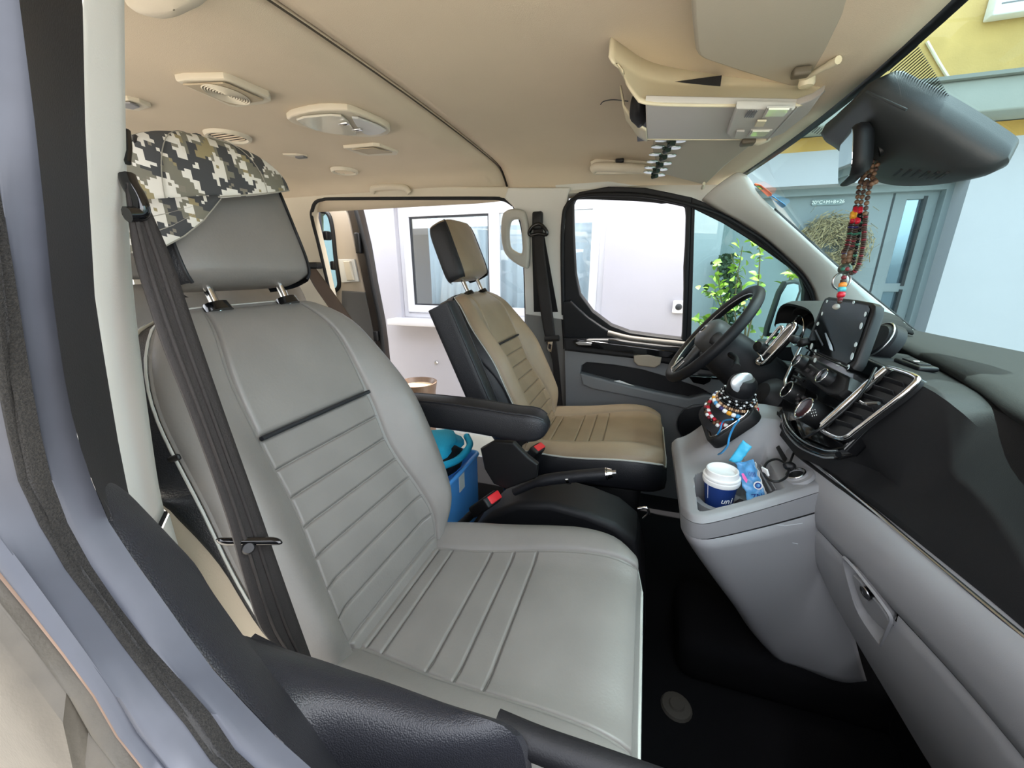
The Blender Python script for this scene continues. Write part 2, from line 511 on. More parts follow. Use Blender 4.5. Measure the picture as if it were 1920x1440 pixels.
tube('frame_roll', cat(PFs([(1056, 590), (1054, 480), (1056, 412), (1063, 385), (1088, 368), (1140, 364), (1210, 367), (1290, 383), (1350, 403), (1400, 431), (1438, 457), (1492, 506), (1515, 536), (1526, 570), (1530, 640)], -.018), 4), .008, BSOFT, d1, n=8)
plate('quarter_glass', PFs(h2, .012), [], .004, GLASSQ, d1, n=(0, -1, -.175))
# belt and panel
tri = [(1055, 566), (1070, 564), (1084, 578), (1104, 596), (1130, 614), (1152, 626), (1158, 638), (1110, 642), (1057, 640)]
plate('corner_pad', PFs(tri, -.028), [], .03, BSOFT, d1, bev=.008, n=(0, -1, -.175))
def PD(x, y, off=0.): return P(x, y, Y=1.83+off)
def PDs(pts, off=0.): return [PD(*p, off) for p in pts]
belt = [(1056, 634), (1150, 636), (1200, 642), (1300, 654), (1540, 690), (1540, 730), (1290, 690), (1180, 672), (1058, 658)]
plate('belt_trim', PDs(belt, -.02), [], .06, BSOFT, d1, bev=.012, n=(0, -1, 0))
gl = [(1072, 640), (1082, 636), (1180, 648), (1290, 663), (1288, 676), (1180, 663), (1080, 650)]
plate('gloss_strip', PDs(gl, -.035), [], .02, BGLOSS, d1, bev=.004, n=(0, -1, 0))
sv = [(1079, 643), (1086, 640), (1110, 643), (1108, 648), (1084, 647)]
plate('lock_button', PDs(sv, -.040), [], .008, SATIN, d1, bev=.002, n=(0, -1, 0))
tube('belt_top_roll', cat([PD(1140, 624, -.02), PD(1180, 634, -.03), PD(1230, 640, -.03), PD(1300, 648, -.02), PD(1420, 668, -.02)], 5), .012, M('belt_trim_glare', (96, 90, 84), .5), d1, n=8)  # paler grey puts the glare on the door top into the colour
# main grey panel with the pocket cut into it
pan = [(1058, 652), (1300, 682), (1545, 730), (1560, 900), (1545, 1000), (1070, 1000), (1062, 800)]
pock = [(1088, 700), (1090, 686), (1100, 679), (1150, 684), (1204, 693), (1262, 710), (1310, 726), (1340, 742), (1321, 741), (1292, 748), (1230, 736), (1175, 723)]
plate('panel', PDs(pan), [PDs(pock)], .05, DGREY2, d1, bev=.004, n=(0, -1, 0))
plate('pocket_back', PDs([(1070, 670), (1350, 700), (1350, 780), (1070, 780)], .045), [], .01, BSOFT, d1, n=(0, -1, 0))
plate('pocket_lip', PDs([(1088, 701), (1175, 723), (1230, 736), (1292, 748), (1321, 741), (1345, 744), (1330, 760), (1290, 768), (1200, 748), (1110, 730), (1092, 722)], -.018), [], .03, DGREY2, d1, bev=.008, n=(0, -1, 0))
sc = PD(1312, 795, -.012)
lathe('speaker_grille', [(.0001, .004), (.085, .004), (.093, 0), (.094, -.01)], sc, (0, -1, 0), BSOFT, d1, n=40)
tube('speaker_ring', [sc+V((math.cos(a)*.095, -.004, math.sin(a)*.095)) for a in [i*math.pi/24 for i in range(48)]], .0028, SATIN, d1, n=6, closed=True)
plate('handle_cup', PDs([(1188, 667), (1215, 664), (1241, 670), (1238, 684), (1228, 690), (1196, 686), (1188, 678)], -.036), [], .03, M('brown_handle_cup', (150, 138, 122), .4), d1, bev=.006, n=(0, -1, 0))
box('window_switch', PD(1330, 706, -.04), (.09, .05, .012), BGLOSS, d1, r=.005)
box('outer_door_skin', (.2, 1.95, .25), (1.15, .03, 1.0), PAINT, d1)
# outside mirror
mr = T('wing_mirror', 'black wing mirror outside the driver quarter glass', 'mirror', P(1470, 640, Y=2.08))
mo = [(1492, 525), (1502, 528), (1504, 545), (1476, 622), (1466, 632), (1436, 632), (1440, 612), (1462, 548), (1474, 528)]
mrim = plate('housing', [P(*p, Y=2.08) for p in mo], [], .07, BPLAST, mr, bev=.012, n=(0, -1, 0))
mi = [(1489, 532), (1497, 534), (1498, 545), (1472, 616), (1464, 624), (1443, 624), (1446, 612), (1466, 552), (1477, 534)]
plate('mirror_glass', [P(*p, Y=2.075) for p in mi], [], .006, M('wing_mirror_glass', (186, 198, 204), .3, metal=.2), mr, n=(0, -1, 0))  # pale dull base carries the reflected house and sky in its colour
box('mirror_foot', P(1452, 650, Y=2.03), (.12, .14, .05), BPLAST, mr, r=.015)

# ================================================================== passenger door (nearest, window down)
d2 = STRUCT('door_2', 'near passenger door with lowered window seen from outside', 'car door', (-.1, .1, .2))
N2 = 60
def curve(px, Y, Y2=None):
    n = len(px); Y2 = Y if Y2 is None else Y2
    pts = [P(*p, Y=Y2+.034*max(0, (620-p[1])/620.)) for i, p in enumerate(px)]
    return pts
def ext(pts, d):  # carry a curve on forwards along the belt line below the frame
    e = pts[-1]
    return resample(cat(pts+[e+V((.12, 0, -.05*d)), e+V((.35, 0, -.09*d)), e+V((.8, 0, -.12*d))], 4), N2)
up = V((.0, .03, .20))
def lead(pts):   # carry a curve up to the roof
    return [pts[0]+up*1.6, pts[0]+up*.8]+pts
c_pr = lead(curve([(40, 0), (70, 250), (102, 560), (122, 700), (146, 822), (175, 910), (202, 975), (240, 1035), (319, 1144), (394, 1249), (469, 1331), (574, 1432)], .128, .112))
c_sr = lead(curve([(-70, 0), (-20, 250), (20, 470), (34, 560), (67, 764), (97, 900), (124, 975), (176, 1069), (262, 1189), (345, 1282), (412, 1357), (472, 1436)], .108, .0975))
c_sl = lead(curve([(-100, 0), (-50, 250), (-12, 470), (-4, 600), (17, 764), (38, 852), (56, 922), (124, 1050), (172, 1114), (262, 1237), (360, 1357), (424, 1440)], .104, .091))
c_ot = lead(curve([(-240, 0), (-190, 300), (-150, 560), (-110, 800), (-60, 935), (0, 1000), (60, 1085), (130, 1180), (215, 1300), (310, 1440)], .078, .0765))
c_gr = lead(curve([(-300, 0), (-250, 300), (-210, 600), (-150, 850), (-70, 975), (0, 1060), (100, 1180), (190, 1300), (285, 1440)], .066, .0735))
c_g2 = lead(curve([(-310, 10), (-262, 310), (-222, 610), (-162, 865), (-78, 990), (-6, 1078), (92, 1198), (182, 1318), (276, 1456)], .060, .0710))
c_sk = lead(curve([(-360, 0), (-320, 300), (-280, 600), (-210, 880), (-110, 1010), (0, 1130), (130, 1300), (220, 1440)], .054, .0660))
C = {k: ext(v, 1) for k, v in dict(pr=c_pr, sr=c_sr, sl=c_sl, ot=c_ot, gr=c_gr, g2=c_g2, sk=c_sk).items()}
def band(name, a, b, mat, bulge=0., k=5, nrm=(0, -1, .3)):
    nv = V(nrm).normalized()
    rows = [[p.lerp(q, j/k)+nv*(bulge*math.sin(math.pi*j/k)) for j in range(k+1)] for p, q in zip(a, b)]
    return grid(name, rows, mat, d2)
band('inner_frame_paint', C['pr'], C['sr'], PAINT, .004)
sd = V((.25, -.35, .6))
seal_a = [p.lerp(q, .38)+V((0, -.001, .002)) for p, q in zip(C['sr'], C['sl'])]
band('seal_lip', C['sr'], seal_a, FLOCK, .004)
band('window_seal', seal_a, C['sl'], RUBBER, .003)
tube('flock_fringe', [p.lerp(q, .9)+V((0, -.001, .001)) for p, q in zip(C['sr'], C['sl'])], .0022, FLOCK, d2, n=6)
band('outer_frame_paint', C['sl'], C['ot'], PAINT, .006)
band('frame_step', C['ot'], C['gr'], PAINT, .004)
band('seam_groove', C['gr'], C['g2'], BROWN, -.001)
band('skin_lip', C['g2'], C['sk'], SKIN, .003)
sk_ = C['sk']
grid('door_skin', [[a, a+V((.004, -.006, -.012)), a+V((.01, -.012, -.05)), a+V((.012, -.016, -.2)), a+V((.012, -.01, -.8))] for a in sk_ if a.z < 1.02], SKIN, d2)
# dark inner side of the frame, then black pebbled ridge and top pad
c_dk = curve([(155, 0), (160, 250), (178, 560), (200, 700), (222, 830), (240, 920), (250, 960)], .185, .168)
c_dk = [c_dk[0]+up*1.4, c_dk[0]+up*.7]+c_dk
pr2 = resample(c_pr[:9], 30); dk2 = resample(c_dk, 30)
grid('inner_frame_trim', [[a.lerp(b, -.15)+V((-.003, .004, 0))]+[a.lerp(b, j/4) for j in range(1, 5)] for a, b in zip(pr2, dk2)], BSOFT, d2)
r_l = resample(cat(curve([(180, 905), (192, 945), (206, 985), (236, 1035), (315, 1144), (390, 1249), (465, 1331), (570, 1432), (692, 1560)], .122, .1145), 4), 40)
r_r = resample(cat(curve([(206, 902), (240, 924), (281, 967), (322, 1012), (352, 1061), (397, 1125), (446, 1192), (555, 1324), (637, 1440), (760, 1600)], .165, .15), 4), 40)
rows = []
for a, b in zip(r_l, r_r):
    w = (b-a).length; nv = V((.25, -.35, .75)).normalized()
    rows.append([a+V((0, .002, -.02))]+[a.lerp(b, j/8)+nv*(.022*math.sin(math.pi*min(1, j/8+.02))**.7) for j in range(9)]+[b+V((.0, .01, -.03))])
ridge = grid('belt_ridge', rows, DPEB, d2)
p_o = resample(cat(curve([(446, 1192), (500, 1210), (585, 1237), (640, 1256), (710, 1279), (822, 1320), (900, 1344), (935, 1357), (960, 1372), (978, 1400), (986, 1440), (988, 1500), (960, 1620)], .205, .20), 3), 40)
p_i = resample(cat(curve([(446, 1195), (480, 1240), (555, 1328), (637, 1445), (760, 1610)], .152, .15), 5), 40)
rows = []
for a, b in zip(p_i, p_o):
    r = [a.lerp(b, j/7)+V((0, 0, .008*math.sin(math.pi*j/7)-.006*(1-j/7))) for j in range(8)]
    r += [b+V((.003, .006, -.006)), b+V((.002, .008, -.03)), b+V((0, .008, -.4))]
    rows.append(r)
grid('top_pad', rows, DPEB, d2)
tube('grab_rail', cat([P(930, 1362, Y=.215), P(1010, 1396, Y=.215), P(1110, 1432, Y=.215), P(1230, 1476, Y=.215), P(1400, 1540, Y=.215)], 5), .012, BSOFT, d2, n=10, up=(0, 1, 0))
plate('inner_card', [V((-.40, .215, .05)), V((.85, .215, .05)), V((.85, .215, .66)), V((.1, .215, .66)), V((-.05, .215, .70)), V((-.35, .215, .74))], [], .02, BSOFT, d2, n=(0, 1, 0))

box('shade_rail', (-1.71, .11, 1.475), (2.72, .17, .05), PAINT, d2, r=.02)  # unseen rail, added to keep the sun off the rear door frame
# near B pillar trim
pl_l = [P(152, -120, Y=.215), P(155, 0, Y=.21), P(160, 250, Y=.205), P(178, 560, Y=.20), P(200, 700, Y=.195), P(222, 830, Y=.192), P(245, 950, Y=.19), P(262, 1060, Y=.19)]
pl_r = [P(228, -120, Y=.26), P(233, 0, Y=.26), P(236, 250, Y=.26), P(243, 450, Y=.26), P(256, 600, Y=.26), P(276, 760, Y=.255), P(296, 900, Y=.25), P(309, 962, Y=.25)]
a_ = resample(cat([pl_l[0]+V((.02, 0, .12))]+pl_l, 4), 36); b_ = resample(cat([pl_r[0]+V((.02, 0, .12))]+pl_r, 4), 36)
rows = []
for a, b in zip(a_, b_):
    nv = V((.75, -.6, .1)).normalized()
    r = [a+V((-.05, -.02, 0)), a+V((-.012, -.006, 0))]+[a.lerp(b, j/8)+nv*(.016*math.sin(math.pi*j/8)**.7) for j in range(9)]+[b+V((-.03, .008, 0)), b+V((-.2, -.02, 0))]
    rows.append(r)
np_ = grid('trim_2', rows, TRIM, None, thick=.004)
props(np_, 'pale grey seat belt pillar trim beside the near door frame', 'pillar trim', kind='structure')
# lower pillar cover
tube('pillar_joint', [V(p) for p in (rows[-1][2:11])], .003, BSOFT, np_, n=6)
grid('lower_cover', [[p+V((0, 0, -.004))-V((0, 0, 1))*d+V((.0, .004, 0)) for p in rows[-1][1:]] for d in (0, .08, .2, .5)], TRIM, np_)
# top flare of the pillar trim under the roof
fl_px = [(236, -30), (236, 22), (255, 38), (280, 44), (305, 46), (335, 40), (372, 24), (400, 10), (430, -20), (430, -60), (300, -80)]
rows = []
cc = sum((P(*p, Z=1.475) for p in fl_px), V())/len(fl_px)
outl = cat([P(*p, Z=1.485) for p in fl_px], 4, True)
for k in range(7):
    s = math.cos(k/6*math.pi/2); h = math.sin(k/6*math.pi/2)
    rows.append([cc.lerp(p, max(s, .02))+V((0, 0, .02-.028*h)) for p in outl])
fl_ = grid('handle_pad', rows, HEAD2, ceil, cu=True)
fl_['label'] = 'ribbed grey roof handle pad above the near pillar'
# ================================================================== OUTSIDE
gnd = plate('ground', [V((-14, -14, -.56)), V((14, -14, -.56)), V((14, 14, -.56)), V((-14, 14, -.56))], [], .05, M('pale_paving', (176, 170, 160), .9, bump=.3, bscale=20, var=.12, vscale=3), None, n=(0, 0, 1))
props(gnd, 'pale paved ground outside the van', 'ground', kind='structure')
YW = 2.9
def W(x, y, off=0.): return P(x, y, Y=YW+off)
hs = T('house', 'white and yellow house front with a white window beside the van', 'building', (0, YW, -.55))
zl = 1.735
# window opening
wx0, wx1, wz0, wz1 = -1.955, -.29, .70, 1.60
dx0, dx1, dz1 = .425, 1.555, 1.56
plate('lower_wall', [V((-6, YW, -.56)), V((6, YW, -.56)), V((6, YW, zl)), V((-6, YW, zl))],
      [[V((wx0, YW, wz0)), V((wx1, YW, wz0)), V((wx1, YW, wz1)), V((wx0, YW, wz1))],
       [V((dx0, YW, -.5)), V((dx1, YW, -.5)), V((dx1, YW, dz1)), V((dx0, YW, dz1))]], .25, WALLW, hs, n=(0, -1, 0))
box('orange_band', (0, YW+.13, zl+.035), (12, .26, .07), ORANGE, hs)
box('ledge', (0, YW+.05, zl+.145), (12, .44, .14), STONE, hs, r=.01)
box('ledge_cap', (0, YW+.04, zl+.222), (12, .48, .016), M('dark_flashing', (120, 122, 116), .6), hs)
box('upper_wall', (0, YW+.2, zl+.23+1.6), (12, .2, 3.2), YELLOW, hs)
box('inner_backing', (-1.1, YW+1.2, .8), (3, .05, 3), M('dim_room_wall', (120, 122, 126), .9), hs)
# white window
wn_ = T('window', 'white framed window', None, (wx0, YW, wz0)); wn_.parent = hs; wn_.location = V((wx0, YW, wz0))-hs.location; del wn_['label']; WORLD[wn_.name] = V((wx0, YW, wz0))
def fr(name, x0, x1, z0, z1, Y, t, d, mat, par):
    return plate(name, [V((x0, Y, z0)), V((x1, Y, z0)), V((x1, Y, z1)), V((x0, Y, z1))],
                 [[V((x0+t, Y, z0+t)), V((x1-t, Y, z0+t)), V((x1-t, Y, z1-t)), V((x0+t, Y, z1-t))]], d, mat, par, n=(0, -1, 0), bev=.004)
fr('outer_frame', wx0, wx1, wz0, wz1, YW+.05, .05, .06, UPVC, wn_)
fr('sash', wx0+.045, (wx0+wx1)/2+.02, wz0+.045, wz1-.045, YW+.035, .06, .05, UPVC, wn_)
fr('sash', (wx0+wx1)/2-.02, wx1-.045, wz0+.045, wz1-.045, YW+.045, .06, .05, UPVC, wn_)
DGASK = M('window_gasket', (40, 42, 46), .6)
fr('gasket', wx0+.10, (wx0+wx1)/2-.035, wz0+.10, wz1-.10, YW+.05, .018, .02, DGASK, wn_)
for x0, x1 in ((wx0+.1, (wx0+wx1)/2-.03), ((wx0+wx1)/2+.035, wx1-.1)):
    plate('pane', [V((x0, YW+.062, wz0+.1)), V((x1, YW+.062, wz0+.1)), V((x1, YW+.062, wz1-.1)), V((x0, YW+.062, wz1-.1))], [], .006, GLASSC, wn_, n=(0, -1, 0))
box('sill', ((wx0+wx1)/2, YW-.03, wz0-.025), (wx1-wx0+.12, .2, .05), UPVC, wn_, r=.008)
# sheer curtains inside: pleated
CURT = M('sheer_curtain', (232, 235, 238), .9)
for (x0, x1) in ((wx0+.24, wx0+.80), (wx0+.84, wx1-.02)):
    rows = []
    for i in range(50):
        x = x0+(x1-x0)*i/49
        yy = YW+.10+.012*math.sin(i*1.1)+.008*math.sin(i*.43)
        rows.append([V((x, yy, .5)), V((x, yy+.01, 1.0)), V((x, yy, 1.62))])
    cu_ = grid('curtain', rows, CURT, wn_, thick=.002)
# dark dado and bottom line on wall
box('plinth', (0, YW-.01, -.42), (12, .04, .28), STONE, hs, r=.01)
lathe('wall_bolt', [(.0001, .012), (.012, .012), (.018, .004), (.018, 0)], W(818, 680), (0, -1, 0), SATIN, hs, n=14)
# intercom
ic = W(1272, 575)
icb = box('intercom', ic+V((0, -.012, 0)), (.075, .025, .085), WHITEP, hs, r=.008)
lathe('bell_button', [(.0001, .006), (.014, .006), (.02, .002), (.022, 0)], ic+V((0, -.026, 0)), (0, -1, 0), M('dark_button', (50, 52, 54), .4), icb, n=18)
# front door in its recess
dr = T('front_door', 'x', None, (dx0, YW+.2, -.5)); dr.parent = hs; dr.location = V((dx0, YW+.2, -.5))-hs.location; del dr['label']; WORLD[dr.name] = V((dx0, YW+.2, -.5))
YD = YW+.16
def WD(x, y, off=0.): return P(x, y, Y=YD+off)
fr('door_frame', dx0-.02, dx1+.02, -.55, dz1+.01, YD-.05, .05, .1, DOORG, dr)
xs_ = 1.319
plate('door_leaf', [V((dx0, YD, -.5)), V((xs_-.006, YD, -.5)), V((xs_-.006, YD, dz1-.03)), V((dx0, YD, dz1-.03))], [], .05, DOORG, dr, n=(0, -1, 0), bev=.003)
pa_, pb_ = WD(1722, 374), WD(1690, 374)
q1 = [V((1.382, YD, 1.015)), V((1.473, YD, 1.015)), V((1.473, YD, 1.482)), V((1.382, YD, 1.482))]
q2 = [V((1.382, YD, .40)), V((1.473, YD, .40)), V((1.473, YD, .964)), V((1.382, YD, .964))]
dl2 = plate('side_leaf', [V((xs_+.004, YD, -.5)), V((dx1-.03, YD, -.5)), V((dx1-.03, YD, dz1-.03)), V((xs_+.004, YD, dz1-.03))], [q1, q2], .05, DOORG, dr, n=(0, -1, 0), bev=.003)
DGL = M('door_pane_reflective', (150, 172, 186), .03, metal=.75)
for q in (q1, q2):
    plate('pane', [p+V((0, .02, 0)) for p in q], [], .01, DGL, dr, n=(0, -1, 0))
    g0, g1 = q[1], q[2]
    box('glazing_bead', (g0+g1)/2+V((-.008, .004, 0)), (.016, .02, (g1-g0).length+.03), DGASK, dr)
box('door_gap', V((xs_-.001, YD+.012, .5)), (.010, .02, 2.0), DGASK, dr)
# blessing sticker
bc = WD(1552, 379, -.008)
stk = plate('sticker', rr(bc, (1, 0, 0), (0, 0, 1), .155, .033, .003), [], .002, M('pale_sticker', (132, 146, 148), .6), dr, n=(0, -1, 0))
text('lettering', '20*C+M+B+26', bc+V((0, -.0026, 0)), (1, 0, 0), (0, 0, 1), .027, M('chalk_white', (252, 252, 250), .6), dr)
# dry straw wreath hung on the door
wc = WD(1557, 466, -.05)
wt = T('straw_wreath', 'dry straw wreath hanging on the grey front door', 'wreath', wc)
vs_, fs_ = [], []
for i in range(7000):
    a = random.uniform(0, 2*math.pi); r0 = .125+random.gauss(0, .034)
    c = wc+V((math.cos(a)*r0, random.gauss(0, .022), math.sin(a)*r0))
    d = V((-math.sin(a)+random.gauss(0, .6), random.gauss(0, .4), math.cos(a)+random.gauss(0, .6))).normalized()*random.uniform(.012, .03)
    w = d.cross(V((random.gauss(0, 1), random.gauss(0, 1), random.gauss(0, 1)))).normalized()*.0018
    k = len(vs_); vs_ += [c-d-w, c-d+w, c+d+w, c+d-w]; fs_.append((k, k+1, k+2, k+3))
st_ = mk('straw', vs_, fs_, M('straw', (176, 158, 118), .9, c2=(128, 112, 82), vscale=90), wt, smooth=False, fixn=False)
st_['kind'] = 'stuff'
tube('straw_core', [wc+V((math.cos(a)*.125, .01, math.sin(a)*.125)) for a in [i*math.pi/16 for i in range(32)]], .030, M('straw_core', (140, 124, 92), .95, bump=1, bscale=200), wt, n=8, closed=True)
# cable and lamp on the yellow wall
YU = YW+.09
cb = [P(*p, Y=YU) for p in [(1738, 78), (1762, 120), (1786, 158), (1797, 172)]]
tube('wall_cable', cat(cb, 4), .008, M('cable_white', (226, 216, 190), .6), hs, n=6)
box('cable_clip', P(1783, 150, Y=YU-.004), (.03, .02, .018), STONE, hs)
tube('loose_strip', [P(1803, 160, Y=YU-.01), P(1825, 170, Y=YU-.02), P(1842, 176, Y=YU-.02)], .007, M('cable_white', (226, 216, 190), .6), hs, n=6)
lp = T('wall_sign', 'white box fixed on the yellow wall above the ledge', 'sign box', P(1910, 8, Y=YU-.03))
box('box', P(1915, 2, Y=YU-.03), (.22, .07, .11), WHITEP, lp, r=.008)
tube('fixing', [P(1908, 20, Y=YU-.03), P(1903, 27, Y=YU-.0)], .007, SATIN, lp, n=6)
box('line_print', P(1905, 2, Y=YU-.066), (.10, .002, .006), DGREY2, lp)
# flower pot
pc = P(783, 720, Y=2.45); pc.z = -.53
ph = P(783, 716, Y=2.45).z
pt = T('planter', 'tall brown planter standing against the white wall', 'planter', pc)
BRP = M('brown_glazed_pot', (112, 92, 76), .35, var=.15, vscale=12)
H = ph+.53
lathe('pot', [(.085, 0), (.095, .02), (.12, H*.6), (.13, H*.9), (.142, H-.02), (.145, H), (.135, H), (.125, H-.02), (.11, H-.05), (.0001, H-.06)], pc, (0, 0, 1), BRP, pt, n=28)
lathe('soil', [(.0001, 0), (.1, -.004), (.119, -.01)], pc+V((0, 0, H-.025)), (0, 0, 1), M('pale_soil', (170, 150, 122), .95, bump=1, bscale=150), pt, n=20)
# bush with bright leaves outside the quarter glass
bb = P(1395, 640, Y=2.45); bb.z = -.53
bu = T('shrub', 'leafy green shrub growing in front of the door, seen past the wheel', 'shrub', bb)
LEAF = [M('leaf_green_light', (186, 206, 84), .5, var=.15, vscale=20), M('leaf_green', (150, 178, 66), .5, var=.15, vscale=20), M('leaf_green_dark', (84, 108, 46), .55, var=.15, vscale=20)]
TW = M('twig', (116, 98, 72), .8)
def leaf_mesh(m):
    vs = []; fs = []
    prof = [0, .55, .85, 1, .8, .45, .02]
    for i, w in enumerate(prof):
        x = i/6
        for s in (-1, 0, 1): vs.append(V((x, s*.30*w, .10*math.sin(x*2.4)*1.2+(.08*abs(s)*w))))
    for i in range(6):
        for j in range(2):
            a = i*3+j; fs.append((a, a+1, a+4, a+3))
    me = bpy.data.meshes.new('leaf'); me.from_pydata([tuple(v) for v in vs], [], fs); me.materials.append(m)
    me.polygons.foreach_set('use_smooth', [True]*len(me.polygons))
    return me
lms = [leaf_mesh(m) for m in LEAF]
tips = []
def twig(px, Ys, r0):
    pts = [P(x, y, Y=Y) for (x, y), Y in zip(px, Ys)]
    pts = cat(pts, 5)
    tube('twig', pts, [max(.0015, r0*(1-.7*i/len(pts))) for i in range(len(pts))], TW, bu, n=5)
    tips.append(pts)
tube('trunk', cat([bb, bb.lerp(P(1388, 735, Y=2.45), .6)+V((.01, 0, 0)), P(1388, 730, Y=2.45)], 4), .012, TW, bu, n=6)
base = (1388, 720)
for px in ([(1385, 740), (1382, 640), (1378, 560), (1392, 462)], [(1388, 740), (1372, 640), (1352, 560), (1345, 495)], [(1388, 740), (1400, 640), (1418, 560), (1425, 480), (1422, 462)],
           [(1390, 740), (1375, 650), (1345, 560), (1318, 545)], [(1392, 740), (1420, 650), (1450, 600), (1478, 545), (1480, 500)], [(1385, 740), (1360, 660), (1338, 615), (1310, 602)], [(1390, 740), (1398, 620), (1390, 540), (1370, 475)],
           [(1392, 740), (1415, 660), (1440, 640), (1462, 632)], [(1388, 740), (1392, 660), (1400, 600), (1410, 545)]):
    y0 = random.uniform(2.35, 2.6)
    twig(px, [2.45, (2.45+y0)/2, y0, y0+random.uniform(-.05, .05)][:len(px)] + [y0]*(len(px)-4), .006)
nl = 0
for pts in tips:
    n = len(pts)
    for k in range(26):
        t = random.uniform(.42, 1.)**.8
        p = pts[min(n-1, int(t*n))]+V((random.gauss(0, .018), random.gauss(0, .03), random.gauss(0, .018)))
        d = V((random.gauss(0, 1), random.gauss(0, .8), random.uniform(-.3, .9))).normalized()
        L = random.uniform(.035, .062)
        me = lms[random.choices((0, 1, 2), (5, 4, 1.2))[0]]
        o = bpy.data.objects.new('leaf', me); col.objects.link(o)
        q = d.to_track_quat('X', 'Z') @ Quaternion((1, 0, 0), random.uniform(-.9, .9))
        o.rotation_euler = q.to_euler(); o.scale = (L, L, L)
        attach(o, bu, p); nl += 1
# darker climber behind
dk = T('ivy', 'dark green climbing plant on the door jamb behind the shrub', 'plant', P(1365, 640, Y=2.8))
vs_, fs_ = [], []
for i in range(700):
    yy = random.uniform(478, 625); x = 1368+random.gauss(0, 9)+6*math.sin(yy*.06)
    c = P(x, yy, Y=2.82+random.gauss(0, .02))
    u = V((random.gauss(0, 1), random.gauss(0, .5), random.gauss(0, 1))).normalized()*.014
    w = u.cross(V((random.gauss(0, .4), 1, random.gauss(0, .4)))).normalized()*.010
    k = len(vs_); vs_ += [c-u, c+w, c+u, c-w]; fs_.append((k, k+1, k+2, k+3))
iv = mk('foliage', vs_, fs_, M('ivy_green', (52, 70, 38), .6, c2=(34, 48, 26), vscale=40), dk, smooth=False, fixn=False); iv['kind'] = 'stuff'
tube('stem', [P(1368, 660, Y=2.84), P(1366, 560, Y=2.84), P(1372, 480, Y=2.84)], .006, TW, dk, n=5)

# ================================================================== open sliding door outside
sl = STRUCT('door_3', 'rear sliding door slid open outside the van', 'sliding door', (-1.8, 2.0, .0))
def S3(x, y, off=0.): return P(x, y, Y=1.99+off)
inner = [(560, 372), (610, 372), (634, 378), (652, 400), (668, 470), (684, 545), (706, 660), (735, 800), (620, 860), (560, 700)]
win = [(596, 404), (604, 396), (616, 402), (622, 420), (626, 450), (630, 490), (636, 530), (632, 542), (618, 552), (606, 548), (598, 520)]
plate('inner_trim', [S3(*p) for p in inner], [[S3(*p) for p in win]], .05, M('sliding_door_trim', (178, 166, 150), .55), sl, bev=.01, n=(0, -1, 0))
tube('window_rubber', cat([S3(*p, -.004) for p in win], 3, True), .012, RUBBER, sl, n=8, closed=True)
plate('door_pane', [S3(*p, .03) for p in win], [], .005, GLASSQ, sl, n=(0, -1, 0))
plate('lower_panel', [S3(*p, -.012) for p in [(640, 545), (684, 548), (708, 665), (736, 800), (640, 820)]], [], .03, M('sliding_door_lower', (92, 90, 88), .6), sl, bev=.006, n=(0, -1, 0))
edge = [(640, 372), (664, 372), (672, 400), (686, 460), (698, 530), (712, 600), (718, 645), (726, 720), (745, 800), (728, 800), (705, 655), (684, 545), (668, 470), (655, 405)]
plate('edge_frame', [S3(*p, -.006) for p in edge], [], .06, M('dark_body_edge', (58, 52, 48), .35, metal=.5), sl, bev=.006, n=(0, -1, 0))
tube('edge_rubber', cat([S3(*p, -.018) for p in [(660, 372), (672, 412), (686, 470), (698, 535), (712, 602), (717, 645), (726, 720)]], 4), .012, RUBBER, sl, n=8)
box('latch', S3(672, 456, -.03), (.03, .03, .11), BPLAST, sl, r=.006)
box('latch_lower', S3(706, 630, -.03), (.03, .03, .06), BPLAST, sl, r=.006)
plate('pull_plate', [S3(*p, -.014) for p in [(634, 486), (664, 486), (672, 528), (640, 530)]], [], .012, TRIM, sl, bev=.003, n=(0, -1, 0))
plate('pull_handle', [S3(*p, -.03) for p in [(643, 490), (655, 490), (662, 525), (650, 526)]], [], .018, HEAD2, sl, bev=.004, n=(0, -1, 0))
for q in ((613, 442), (627, 498)):
    box('window_latch', S3(*q, .0), (.035, .04, .05), BPLAST, sl, r=.008)
# ================================================================== SEATS
BEIGE = M('seat_side_beige', (176, 164, 144), .55, bump=.1, bscale=500)
PIPE = M('seat_piping', (176, 176, 170), .45)
PIPEB = M('dark_seat_piping', (28, 29, 33), .5)
STITCH = M('seam_thread', (84, 82, 78), .8)
BV = [-.05, 0, .06, .13, .20, .27, .36, .45, .52, .565, .595, .61]
BW = [.185, .205, .240, .258, .264, .264, .258, .244, .220, .188, .150, .11]
def back_w(v): return cint(BV, BW, v)
def back_d(y, v):
    w = back_w(v); a = abs(y); s = a/w
    amp = .045*sstep(-.05, .10, v)*(1-sstep(.30, .55, v))+.006
    bol = amp*sstep(.11, .20, a)
    roll = -.05*max(0, (s-.72)/.28)**2.4
    top = -.05*max(0, (v-.50)/.11)**2.2
    lum = .010*math.exp(-((v-.12)/.10)**2)*(1-sstep(.1, .16, a))
    return bol+roll+top+lum
